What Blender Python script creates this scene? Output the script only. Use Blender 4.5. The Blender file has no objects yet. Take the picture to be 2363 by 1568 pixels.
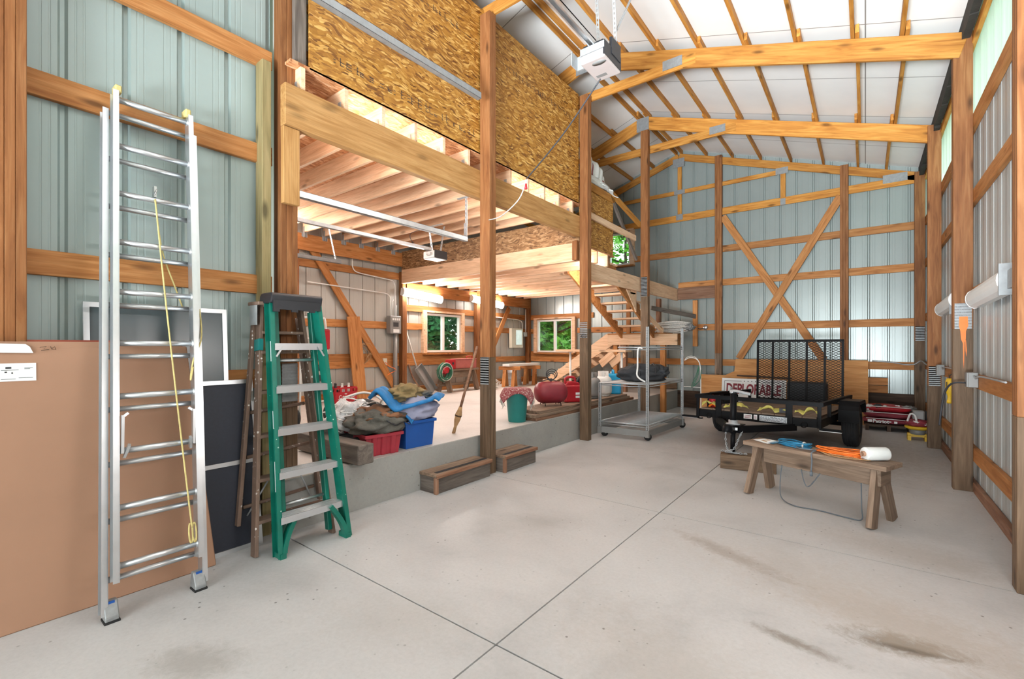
import bpy, bmesh, math, random
from mathutils import Vector, Matrix, noise
random.seed(7)
SC = bpy.context.scene
COL = SC.collection
V = Vector
PI = math.pi

# ------------------------------------------------------------------ camera
cam_d = bpy.data.cameras.new('camera')
cam = bpy.data.objects.new('camera', cam_d)
COL.objects.link(cam)
cam.location = (0, 0, 1.40)
cam.rotation_euler = (math.radians(90), 0, math.radians(37.65))
cam_d.sensor_width = 36
cam_d.lens = 1057.0 / 2363 * 36
cam_d.shift_y = 16 / 2363
cam_d.clip_start = 0.05
SC.camera = cam
SC.view_settings.view_transform = 'Standard'
SC.view_settings.look = 'None'
SC.view_settings.gamma = 1
SC.view_settings.use_curve_mapping = False
SC.view_settings.exposure = 0.08

# ------------------------------------------------------------------ world: bright overcast daylight
W = bpy.data.worlds.new('overcast_sky')
SC.world = W
W.use_nodes = True
wb = W.node_tree.nodes['Background']
wb.inputs[0].default_value = (0.90, 1.0, 0.97, 1)
wb.inputs[1].default_value = 2.6


def area(name, loc, rot, sx, sy, power, color=(1, 1, 1), spread=None):
    l = bpy.data.lights.new(name, 'AREA')
    l.shape = 'RECTANGLE'
    l.size, l.size_y = sx, sy
    l.energy = power
    l.color = color
    if spread:
        l.spread = math.radians(spread)
    o = bpy.data.objects.new(name, l)
    COL.objects.link(o)
    o.location = loc
    o.rotation_euler = rot
    return o


# area lamp for daylight through an overhead door assumed open behind the camera
area('door_daylight', (-1.3, -3.5, 1.9), (math.radians(90), 0, 0), 3.6, 3.4, 140, (0.95, 0.98, 1.0))
# added fill lamp low inside that door, aimed up to brighten the ceiling
area('ceiling_fill', (-0.4, -3.1, 0.15), (math.radians(122), 0, math.radians(-3)), 2.8, 1.6, 740, (0.88, 0.95, 1.0), 72)

# ------------------------------------------------------------------ materials


def new_mat(name):
    m = bpy.data.materials.new(name)
    m.use_nodes = True
    nt = m.node_tree
    return m, nt, nt.nodes['Principled BSDF']


def N(nt, typ, **kw):
    n = nt.nodes.new(typ)
    for k, v in kw.items():
        if k.startswith('i_'):
            n.inputs[k[2:].replace('_', ' ')].default_value = v
        else:
            setattr(n, k, v)
    return n


def ramp(nt, fac, stops):
    r = nt.nodes.new('ShaderNodeValToRGB')
    e = r.color_ramp.elements
    while len(e) < len(stops):
        e.new(0.5)
    for el, (p, c) in zip(e, stops):
        el.position = p
        el.color = (*c, 1) if len(c) == 3 else c
    nt.links.new(fac, r.inputs[0])
    return r.outputs[0]


def mix(nt, fac, a, b, mode='MIX'):
    n = nt.nodes.new('ShaderNodeMix')
    n.data_type = 'RGBA'
    n.blend_type = mode
    for sock, v in ((n.inputs[0], fac), (n.inputs[6], a), (n.inputs[7], b)):
        if isinstance(v, (int, float)):
            sock.default_value = v
        elif isinstance(v, tuple):
            sock.default_value = (*v, 1)
        else:
            nt.links.new(v, sock)
    return n.outputs[2]


def coords(nt, scale, randomize=True):
    tc = N(nt, 'ShaderNodeTexCoord')
    src = tc.outputs['Object']
    if randomize:
        oi = N(nt, 'ShaderNodeObjectInfo')
        mul = N(nt, 'ShaderNodeVectorMath', operation='SCALE')
        mul.inputs[0].default_value = (37.0, 11.0, 23.0)
        nt.links.new(oi.outputs['Random'], mul.inputs['Scale'])
        add = N(nt, 'ShaderNodeVectorMath', operation='ADD')
        nt.links.new(src, add.inputs[0])
        nt.links.new(mul.outputs[0], add.inputs[1])
        src = add.outputs[0]
    mp = N(nt, 'ShaderNodeMapping')
    mp.inputs['Scale'].default_value = scale
    nt.links.new(src, mp.inputs[0])
    return mp.outputs[0]


def tex_noise(nt, vec, scale, detail=4, rough=0.55, dist=0.0):
    n = N(nt, 'ShaderNodeTexNoise')
    n.inputs['Scale'].default_value = scale
    n.inputs['Detail'].default_value = detail
    n.inputs['Roughness'].default_value = rough
    n.inputs['Distortion'].default_value = dist
    nt.links.new(vec, n.inputs['Vector'])
    return n.outputs['Fac']


def bump(nt, b, h, strength=0.2, dist=0.01):
    n = N(nt, 'ShaderNodeBump')
    n.inputs['Strength'].default_value = strength
    n.inputs['Distance'].default_value = dist
    nt.links.new(h, n.inputs['Height'])
    nt.links.new(n.outputs[0], b.inputs['Normal'])


def wood(name, dark, mid, light, rough=0.6, knots=0.8, vary=0.22):
    m, nt, b = new_mat(name)
    v1 = coords(nt, (0.9, 9, 9))
    f1 = tex_noise(nt, v1, 2.2, 5, 0.55, 0.9)
    c = ramp(nt, f1, [(0.30, dark), (0.50, mid), (0.72, light)])
    v2 = coords(nt, (3, 130, 130))
    f2 = tex_noise(nt, v2, 1.0, 3)
    fib = ramp(nt, f2, [(0.35, (0.78, 0.76, 0.72)), (0.6, (1.05, 1.05, 1.05))])
    c = mix(nt, 0.6, c, fib, 'MULTIPLY')
    vo = N(nt, 'ShaderNodeTexVoronoi')
    v3 = coords(nt, (2.0, 6.5, 6.5))
    vo.inputs['Scale'].default_value = 1.0
    nt.links.new(v3, vo.inputs['Vector'])
    kn = ramp(nt, vo.outputs['Distance'], [(0.07, (knots,) * 3), (0.19, (0, 0, 0))])
    c = mix(nt, kn, c, tuple(x * 0.28 for x in dark))
    oi = N(nt, 'ShaderNodeObjectInfo')
    mr = N(nt, 'ShaderNodeMapRange')
    mr.inputs['To Min'].default_value = 1 - vary
    mr.inputs['To Max'].default_value = 1 + vary * 0.6
    nt.links.new(oi.outputs['Random'], mr.inputs['Value'])
    hs = N(nt, 'ShaderNodeHueSaturation')
    nt.links.new(mr.outputs[0], hs.inputs['Value'])
    nt.links.new(c, hs.inputs['Color'])
    nt.links.new(hs.outputs[0], b.inputs['Base Color'])
    b.inputs['Roughness'].default_value = rough
    b.inputs['Specular IOR Level'].default_value = 0.25
    bump(nt, b, f2, 0.12, 0.004)
    return m


def plain(name, col, rough=0.5, metal=0.0, var=0.12, scale=6.0, bmp=0.0, coat=0.0):
    m, nt, b = new_mat(name)
    v = coords(nt, (1, 1, 1), False)
    f = tex_noise(nt, v, scale, 5, 0.6)
    c = ramp(nt, f, [(0.3, tuple(x * (1 - var) for x in col)), (0.7, tuple(min(1, x * (1 + var)) for x in col))])
    nt.links.new(c, b.inputs['Base Color'])
    b.inputs['Roughness'].default_value = rough
    b.inputs['Metallic'].default_value = metal
    b.inputs['Coat Weight'].default_value = coat
    if bmp:
        f2 = tex_noise(nt, v, scale * 6, 3)
        bump(nt, b, f2, bmp, 0.01)
    return m


def spattered(name, col, spot, rough=0.5, dens=0.16, scale=22):
    m, nt, b = new_mat(name)
    v = coords(nt, (1, 1, 1), False)
    vo = N(nt, 'ShaderNodeTexVoronoi')
    vo.inputs['Scale'].default_value = scale
    nt.links.new(v, vo.inputs['Vector'])
    f = tex_noise(nt, v, 7, 4)
    base = ramp(nt, f, [(0.3, tuple(x * 0.8 for x in col)), (0.7, tuple(x * 1.15 for x in col))])
    k = ramp(nt, vo.outputs['Distance'], [(dens, (1, 1, 1)), (dens + 0.03, (0, 0, 0))])
    gate = ramp(nt, f, [(0.5, (0, 0, 0)), (0.56, (1, 1, 1))])
    k2 = mix(nt, 1.0, k, gate, 'MULTIPLY')
    c = mix(nt, k2, base, spot)
    nt.links.new(c, b.inputs['Base Color'])
    b.inputs['Roughness'].default_value = rough
    return m


def osb_mat(name, c0, c1, c2, c3, flat=False):
    m, nt, b = new_mat(name)
    outs = []
    for rot, sc in (((0, 0, 0.75), (15, 15, 64)), ((0, 0, -0.55), (17, 17, 70)), ((0, 0, 0.12), (12, 12, 55))):
        tc = N(nt, 'ShaderNodeTexCoord')
        mp = N(nt, 'ShaderNodeMapping')
        mp.inputs['Rotation'].default_value = (0, 0, rot[2]) if flat else (rot[2], 0, 0)
        mp.inputs['Scale'].default_value = (sc[2], sc[0], sc[0]) if flat else sc
        nz = N(nt, 'ShaderNodeTexNoise')
        nz.inputs['Scale'].default_value = 3.0
        nt.links.new(tc.outputs['Object'], nz.inputs['Vector'])
        mx = N(nt, 'ShaderNodeVectorMath', operation='MULTIPLY_ADD')
        nt.links.new(nz.outputs['Color'], mx.inputs[0])
        mx.inputs[1].default_value = (0.16, 0.16, 0.16)
        nt.links.new(tc.outputs['Object'], mx.inputs[2])
        nt.links.new(mx.outputs[0], mp.inputs[0])
        vo = N(nt, 'ShaderNodeTexVoronoi')
        vo.inputs['Scale'].default_value = 1.0
        nt.links.new(mp.outputs[0], vo.inputs['Vector'])
        sep = N(nt, 'ShaderNodeSeparateColor')
        nt.links.new(vo.outputs['Color'], sep.inputs[0])
        outs.append((sep.outputs[0], sep.outputs[1], vo.outputs['Distance']))
    cs = [ramp(nt, o[0], [(0.0, c0), (0.25, c1), (0.7, c2), (0.97, c3)]) for o in outs]
    g1 = ramp(nt, outs[1][1], [(0.49, (0, 0, 0)), (0.51, (1, 1, 1))])
    g2 = ramp(nt, outs[2][1], [(0.62, (0, 0, 0)), (0.64, (1, 1, 1))])
    c = mix(nt, g1, cs[0], cs[1])
    c = mix(nt, g2, c, cs[2])
    edge = ramp(nt, outs[0][2], [(0.45, (1, 1, 1)), (0.85, (0.62, 0.5, 0.4))])
    c = mix(nt, 0.6, c, edge, 'MULTIPLY')
    nt.links.new(c, b.inputs['Base Color'])
    b.inputs['Roughness'].default_value = 0.55
    bump(nt, b, outs[0][0], 0.25, 0.006)
    return m


def emit(name, col, s):
    m, nt, b = new_mat(name)
    b.inputs['Base Color'].default_value = (*col, 1)
    b.inputs['Emission Color'].default_value = (*col, 1)
    b.inputs['Emission Strength'].default_value = s
    return m


def concrete(name, base, stains):
    m, nt, b = new_mat(name)
    v = coords(nt, (1, 1, 1), False)
    f1 = tex_noise(nt, v, 0.9, 6, 0.6, 0.4)
    c = ramp(nt, f1, [(0.3, tuple(x * 0.80 for x in base)), (0.5, base), (0.72, tuple(min(1, x * 1.10) for x in base))])
    f2 = tex_noise(nt, v, 46, 3, 0.7)
    c = mix(nt, 0.5, c, ramp(nt, f2, [(0.3, (0.86, 0.86, 0.86)), (0.6, (1.02, 1.02, 1.02))]), 'MULTIPLY')
    # worn dirt specks
    vo = N(nt, 'ShaderNodeTexVoronoi')
    vo.inputs['Scale'].default_value = 13
    nt.links.new(v, vo.inputs['Vector'])
    sp = ramp(nt, vo.outputs['Distance'], [(0.06, (1, 1, 1)), (0.11, (0, 0, 0))])
    f3 = tex_noise(nt, v, 1.7, 3)
    gate = ramp(nt, f3, [(0.45, (0, 0, 0)), (0.60, (0.85, 0.85, 0.85))])
    c = mix(nt, mix(nt, 1.0, sp, gate, 'MULTIPLY'), c, (0.10, 0.09, 0.08))
    # smeared stains, each with its own place
    tc = N(nt, 'ShaderNodeTexCoord')
    for (x, y, rx, ry, a, st, col) in stains:
        mp = N(nt, 'ShaderNodeMapping', vector_type='TEXTURE')
        mp.inputs['Location'].default_value = (x, y, 0)
        mp.inputs['Rotation'].default_value = (0, 0, a)
        mp.inputs['Scale'].default_value = (rx, ry, 50)
        nt.links.new(tc.outputs['Object'], mp.inputs[0])
        ln = N(nt, 'ShaderNodeVectorMath', operation='LENGTH')
        nt.links.new(mp.outputs[0], ln.inputs[0])
        fz = tex_noise(nt, v, 15, 6, 0.8, 0.6)
        ad = N(nt, 'ShaderNodeMath', operation='MULTIPLY_ADD')
        nt.links.new(fz, ad.inputs[0])
        ad.inputs[1].default_value = 1.8
        nt.links.new(ln.outputs['Value'], ad.inputs[2])
        k = ramp(nt, ad.outputs[0], [(0.0, (st,) * 3), (0.5, (st,) * 3), (1.0, (0, 0, 0))])
        rr = k.node
        rr.color_ramp.elements[1].position = 0.62
        sc = N(nt, 'ShaderNodeMath', operation='MULTIPLY')
        sc.inputs[1].default_value = 0.52
        nt.links.new(ad.outputs[0], sc.inputs[0])
        nt.links.new(sc.outputs[0], rr.inputs[0])
        c = mix(nt, k, c, col)
    nt.links.new(c, b.inputs['Base Color'])
    b.inputs['Roughness'].default_value = 0.55
    b.inputs['Specular IOR Level'].default_value = 0.35
    bump(nt, b, f2, 0.06, 0.004)
    return m


MT = {}
MT['pine'] = wood('pine', (0.33, 0.125, 0.035), (0.46, 0.195, 0.062), (0.56, 0.27, 0.10))
MT['post_pine'] = wood('post_pine', (0.19, 0.070, 0.024), (0.27, 0.108, 0.038), (0.35, 0.16, 0.064))
MT['truss_pine'] = wood('truss_pine', (0.35, 0.13, 0.022), (0.50, 0.215, 0.042), (0.62, 0.31, 0.075))
MT['joist_pine'] = wood('joist_pine', (0.66, 0.41, 0.25), (0.78, 0.53, 0.345), (0.85, 0.62, 0.43), 0.55, 0.7, 0.12)
MT['beam_pine'] = wood('beam_pine', (0.34, 0.165, 0.052), (0.46, 0.245, 0.088), (0.55, 0.32, 0.13), 0.55, 0.5, 0.1)
MT['treated'] = wood('treated', (0.11, 0.068, 0.040), (0.165, 0.105, 0.064), (0.235, 0.155, 0.097))
MT['treated_green'] = wood('treated_green', (0.20, 0.16, 0.075), (0.27, 0.215, 0.10), (0.36, 0.28, 0.14))
MT['weathered'] = wood('weathered', (0.15, 0.10, 0.068), (0.235, 0.162, 0.115), (0.33, 0.24, 0.175))
MT['gray_wood'] = wood('gray_wood', (0.10, 0.082, 0.072), (0.16, 0.135, 0.118), (0.23, 0.195, 0.17))
MT['red_wood'] = wood('red_wood', (0.20, 0.095, 0.055), (0.30, 0.155, 0.095), (0.40, 0.24, 0.16))
MT['dark_wood'] = wood('dark_wood', (0.05, 0.028, 0.018), (0.08, 0.045, 0.028), (0.12, 0.07, 0.045))
MT['plywood'] = wood('plywood', (0.46, 0.20, 0.065), (0.58, 0.28, 0.10), (0.66, 0.36, 0.15), 0.6, 0.15, 0.05)
MT['old_ladder'] = spattered('old_ladder', (0.20, 0.13, 0.095), (0.75, 0.72, 0.68), 0.7, 0.22, 30)
MT['green_fiber'] = spattered('green_fiber', (0.003, 0.15, 0.105), (0.55, 0.65, 0.6), 0.35, 0.10, 26)
MT['siding'] = plain('siding', (0.295, 0.335, 0.325), 0.28, 0.2, 0.03, 1.5)
MT['siding_pale'] = plain('siding_pale', (0.42, 0.44, 0.435), 0.36, 0.15, 0.03, 1.5)
MT['siding_blue'] = plain('siding_blue', (0.31, 0.375, 0.362), 0.36, 0.15, 0.03, 1.5)
MT['siding_beige'] = plain('siding_beige', (0.44, 0.43, 0.395), 0.4, 0.1, 0.03, 1.5)
MT['osb'] = osb_mat('osb', (0.15, 0.052, 0.006), (0.34, 0.145, 0.018), (0.46, 0.22, 0.035), (0.68, 0.41, 0.12))
MT['osb_pale'] = osb_mat('osb_pale', (0.34, 0.12, 0.04), (0.54, 0.23, 0.09), (0.66, 0.32, 0.15), (0.80, 0.50, 0.30), True)
MT['osb_shaded'] = osb_mat('osb_shaded', (0.11, 0.05, 0.018), (0.24, 0.125, 0.05), (0.34, 0.19, 0.085), (0.50, 0.32, 0.17))  # gray-brown strand board, the riser's shade mixed into its colour
MT['alu'] = plain('alu', (0.62, 0.64, 0.66), 0.32, 0.85, 0.06, 8)
MT['track'] = plain('track', (0.30, 0.315, 0.325), 0.5, 0.4, 0.15, 14)
MT['galv'] = plain('galv', (0.42, 0.44, 0.455), 0.42, 0.45, 0.15, 14)
MT['plate'] = plain('plate', (0.27, 0.28, 0.285), 0.5, 0.3, 0.15, 20)
MT['steel'] = plain('steel', (0.55, 0.55, 0.55), 0.3, 0.9, 0.1, 10)
MT['black_paint'] = plain('black_paint', (0.006, 0.006, 0.007), 0.42, 0.0, 0.2, 8)
MT['black_paint'].node_tree.nodes['Principled BSDF'].inputs['Specular IOR Level'].default_value = 0.10
MT['faded_red'] = plain('faded_red', (0.42, 0.12, 0.105), 0.55, 0, 0.12, 6)
MT['rubber'] = plain('rubber', (0.014, 0.014, 0.015), 0.75, 0, 0.2, 20)
MT['black_plastic'] = plain('black_plastic', (0.015, 0.016, 0.02), 0.45)
MT['white_plastic'] = plain('white_plastic', (0.74, 0.74, 0.73), 0.4, 0, 0.03)
MT['white_paint'] = plain('white_paint', (0.78, 0.78, 0.76), 0.45, 0, 0.03)
MT['cardboard'] = plain('cardboard', (0.37, 0.205, 0.128), 0.8, 0, 0.05, 2.5)
MT['red_card'] = plain('red_card', (0.36, 0.085, 0.05), 0.8, 0, 0.08, 4)
MT['paper'] = plain('paper', (0.78, 0.80, 0.80), 0.7, 0, 0.03)
MT['ink'] = plain('ink', (0.03, 0.03, 0.035), 0.6, 0, 0.05)
MT['screen_dark'] = plain('screen_dark', (0.018, 0.022, 0.035), 0.55, 0, 0.1, 60)
MT['screen_gray'] = plain('screen_gray', (0.065, 0.085, 0.092), 0.25, 0, 0.06, 3)
MT['red_plastic'] = plain('red_plastic', (0.42, 0.012, 0.022), 0.42, 0, 0.1, 5)
MT['tub_red'] = plain('tub_red', (0.40, 0.03, 0.05), 0.5, 0, 0.12, 6)
MT['tank_red'] = plain('tank_red', (0.22, 0.018, 0.03), 0.45, 0, 0.15, 7)
MT['blue_plastic'] = plain('blue_plastic', (0.008, 0.085, 0.36), 0.4, 0, 0.08, 5)
MT['sky_plastic'] = plain('sky_plastic', (0.02, 0.36, 0.66), 0.4, 0, 0.06, 5)
MT['teal_plastic'] = plain('teal_plastic', (0.012, 0.21, 0.20), 0.45, 0, 0.1, 5)
MT['blue_cloth'] = plain('blue_cloth', (0.02, 0.20, 0.50), 0.75, 0, 0.2, 14, 0.3)
MT['lilac_cloth'] = plain('lilac_cloth', (0.32, 0.33, 0.46), 0.8, 0, 0.15, 8, 0.3)
MT['khaki_cloth'] = plain('khaki_cloth', (0.26, 0.19, 0.085), 0.85, 0, 0.25, 8, 0.4)
MT['gray_cloth'] = plain('gray_cloth', (0.12, 0.115, 0.10), 0.85, 0, 0.25, 8, 0.4)
MT['rust_cloth'] = plain('rust_cloth', (0.24, 0.11, 0.055), 0.85, 0, 0.25, 8, 0.4)
MT['charcoal_cloth'] = plain('charcoal_cloth', (0.035, 0.037, 0.042), 0.8, 0, 0.3, 9, 0.4)
MT['white_cloth'] = plain('white_cloth', (0.70, 0.72, 0.70), 0.7, 0, 0.06, 8, 0.2)
MT['maroon'] = plain('maroon', (0.22, 0.025, 0.04), 0.7, 0, 0.15)
MT['rope'] = plain('rope', (0.62, 0.60, 0.56), 0.9, 0, 0.2, 40, 0.5)
MT['yellow_rope'] = plain('yellow_rope', (0.60, 0.50, 0.20), 0.7, 0, 0.15, 30)
MT['yellow'] = plain('yellow', (0.72, 0.45, 0.02), 0.45, 0, 0.08)
MT['strap'] = plain('strap', (0.62, 0.55, 0.14), 0.7, 0, 0.15, 12)
MT['orange_cord'] = plain('orange_cord', (0.80, 0.17, 0.015), 0.5, 0, 0.1)
MT['orange_paint'] = plain('orange_paint', (0.85, 0.18, 0.01), 0.5, 0, 0.1, 12)
MT['blue_cord'] = plain('blue_cord', (0.02, 0.18, 0.33), 0.5, 0, 0.15)
MT['gray_cord'] = plain('gray_cord', (0.10, 0.12, 0.14), 0.5, 0, 0.1)
MT['green_hose'] = plain('green_hose', (0.03, 0.17, 0.10), 0.5, 0, 0.15)
MT['clear_bag'] = plain('clear_bag', (0.62, 0.63, 0.64), 0.3, 0, 0.2, 16, 0.5)
MT['electric_gray'] = plain('electric_gray', (0.24, 0.24, 0.235), 0.5, 0.2, 0.06)
MT['pink_gray'] = plain('pink_gray', (0.46, 0.40, 0.385), 0.5, 0, 0.04)
MT['cream'] = plain('cream', (0.62, 0.60, 0.50), 0.5, 0, 0.04)
MT['straw'] = plain('straw', (0.45, 0.27, 0.13), 0.9, 0, 0.25, 30, 0.5)
MT['foam_dark'] = plain('foam_dark', (0.03, 0.026, 0.022), 0.9, 0, 0.3, 8, 0.4)
MT['led'] = emit('led', (1.0, 0.93, 0.87), 95)
MT['led_fill'] = emit('led_fill', (1.0, 0.95, 0.90), 44)  # glow of the added fill lights behind the beams
MT['led_added'] = emit('led_added', (1.0, 0.95, 0.92), 40)  # glow of the added strip light out of view on the metal wall
MT['ceiling'] = None
MT['floor'] = concrete('floor_concrete', (0.49, 0.485, 0.48), [
    (0.14, 2.82, 0.30, 0.12, 0.25, 0.8, (0.19, 0.16, 0.125)),
    (0.17, 2.79, 0.20, 0.03, 0.2, 0.9, (0.09, 0.075, 0.06)),
    (-0.26, 2.53, 0.24, 0.05, -0.2, 0.75, (0.20, 0.17, 0.14)),
    (0.2, 3.0, 0.7, 0.3, -0.3, 0.35, (0.34, 0.28, 0.22)),
    (-0.75, 3.35, 0.5, 0.10, -0.4, 0.5, (0.25, 0.20, 0.16)),
    (-2.35, 0.75, 0.25, 0.15, 0.5, 0.45, (0.24, 0.22, 0.19)),
    (0.25, 4.1, 0.7, 0.3, -0.2, 0.3, (0.30, 0.25, 0.20)),
    (-0.65, 1.95, 0.8, 0.45, -0.4, 0.28, (0.33, 0.28, 0.23)),
    (-0.1, 3.2, 1.2, 0.5, -0.3, 0.25, (0.38, 0.32, 0.26)),
    (-1.9, 1.5, 0.5, 0.3, 0.4, 0.22, (0.33, 0.30, 0.26)),
    (-2.1, 2.9, 0.6, 0.25, 0.9, 0.25, (0.30, 0.29, 0.27)),
    (-1.2, 7.0, 1.4, 1.0, 0.2, 0.35, (0.28, 0.22, 0.18)),
    (0.1, 7.6, 0.9, 1.5, 0.0, 0.55, (0.25, 0.20, 0.16))])
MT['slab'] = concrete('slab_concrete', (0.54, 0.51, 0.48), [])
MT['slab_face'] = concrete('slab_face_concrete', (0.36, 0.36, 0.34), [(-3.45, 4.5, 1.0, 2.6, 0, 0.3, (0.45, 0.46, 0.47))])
MT['mat_black'] = MT['black_plastic']


def ceiling_mat():
    m, nt, b = new_mat('insulation_board')
    tc = N(nt, 'ShaderNodeTexCoord')
    br = N(nt, 'ShaderNodeTexBrick')
    br.offset = 0
    br.inputs['Color1'].default_value = (0.84, 0.84, 0.83, 1)
    br.inputs['Color2'].default_value = (0.815, 0.815, 0.80, 1)
    br.inputs['Mortar'].default_value = (0.22, 0.21, 0.20, 1)
    br.inputs['Scale'].default_value = 1
    br.inputs['Mortar Size'].default_value = 0.006
    br.inputs['Brick Width'].default_value = 60.0
    br.inputs['Row Height'].default_value = 1.22
    nt.links.new(tc.outputs['Object'], br.inputs['Vector'])
    f = tex_noise(nt, tc.outputs['Object'], 1.3, 4)
    c = mix(nt, 0.5, br.outputs['Color'], ramp(nt, f, [(0.3, (0.85, 0.85, 0.86)), (0.7, (1.03, 1.03, 1.03))]), 'MULTIPLY')
    nt.links.new(c, b.inputs['Base Color'])
    b.inputs['Roughness'].default_value = 0.6
    return m


MT['ceiling'] = ceiling_mat()


def translucent_mat():
    m, nt, b = new_mat('translucent_panel')
    out = nt.nodes['Material Output']
    tr = N(nt, 'ShaderNodeBsdfTranslucent')
    tr.inputs[0].default_value = (0.86, 0.97, 0.90, 1)
    tp = N(nt, 'ShaderNodeBsdfTransparent')
    tp.inputs[0].default_value = (0.80, 0.95, 0.86, 1)
    df = N(nt, 'ShaderNodeBsdfDiffuse')
    df.inputs[0].default_value = (0.8, 0.88, 0.83, 1)
    m1 = N(nt, 'ShaderNodeMixShader')
    m1.inputs[0].default_value = 0.35
    nt.links.new(tr.outputs[0], m1.inputs[1])
    nt.links.new(tp.outputs[0], m1.inputs[2])
    m2 = N(nt, 'ShaderNodeMixShader')
    m2.inputs[0].default_value = 0.12
    nt.links.new(m1.outputs[0], m2.inputs[1])
    nt.links.new(df.outputs[0], m2.inputs[2])
    nt.links.new(m2.outputs[0], out.inputs[0])
    return m


def glass_mat(name, tint, gl=0.06):
    m, nt, b = new_mat(name)
    out = nt.nodes['Material Output']
    tp = N(nt, 'ShaderNodeBsdfTransparent')
    tp.inputs[0].default_value = (*tint, 1)
    gs = N(nt, 'ShaderNodeBsdfGlossy')
    gs.inputs['Roughness'].default_value = 0.05
    mx = N(nt, 'ShaderNodeMixShader')
    mx.inputs[0].default_value = gl
    nt.links.new(tp.outputs[0], mx.inputs[1])
    nt.links.new(gs.outputs[0], mx.inputs[2])
    nt.links.new(mx.outputs[0], out.inputs[0])
    return m


MT['translucent'] = translucent_mat()
MT['glass'] = glass_mat('window_glass', (0.95, 0.98, 0.96))
MT['mesh_screen'] = glass_mat('screen_cloth', (0.10, 0.11, 0.14), 0.02)


def leaf_mat(name, a, b_):
    m, nt, b = new_mat(name)
    v = coords(nt, (1, 1, 1), False)
    f = tex_noise(nt, v, 2.5, 4, 0.7)
    c = ramp(nt, f, [(0.3, a), (0.7, b_)])
    nt.links.new(c, b.inputs['Base Color'])
    b.inputs['Roughness'].default_value = 0.6
    b.inputs['Transmission Weight'].default_value = 0.0
    return m


MT['leaf_a'] = leaf_mat('leaf_dark', (0.012, 0.12, 0.045), (0.10, 0.46, 0.16))
MT['leaf_b'] = leaf_mat('leaf_bright', (0.04, 0.24, 0.03), (0.26, 0.66, 0.07))
MT['bark'] = plain('bark', (0.05, 0.035, 0.025), 0.9, 0, 0.3, 12, 0.5)
MT['lawn'] = plain('lawn', (0.06, 0.16, 0.03), 0.9, 0, 0.3, 5)
MT['oriental'] = None


def rug_mat():
    m, nt, b = new_mat('patterned_rug')
    v = coords(nt, (1, 1, 1), False)
    vo = N(nt, 'ShaderNodeTexVoronoi')
    vo.inputs['Scale'].default_value = 55
    nt.links.new(v, vo.inputs['Vector'])
    c = ramp(nt, vo.outputs['Distance'], [(0.2, (0.42, 0.24, 0.22)), (0.35, (0.24, 0.035, 0.045)), (0.6, (0.28, 0.06, 0.07)), (0.75, (0.50, 0.36, 0.33))])
    nt.links.new(c, b.inputs['Base Color'])
    b.inputs['Roughness'].default_value = 0.9
    return m


MT['oriental'] = rug_mat()

# ------------------------------------------------------------------ mesh helpers


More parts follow.
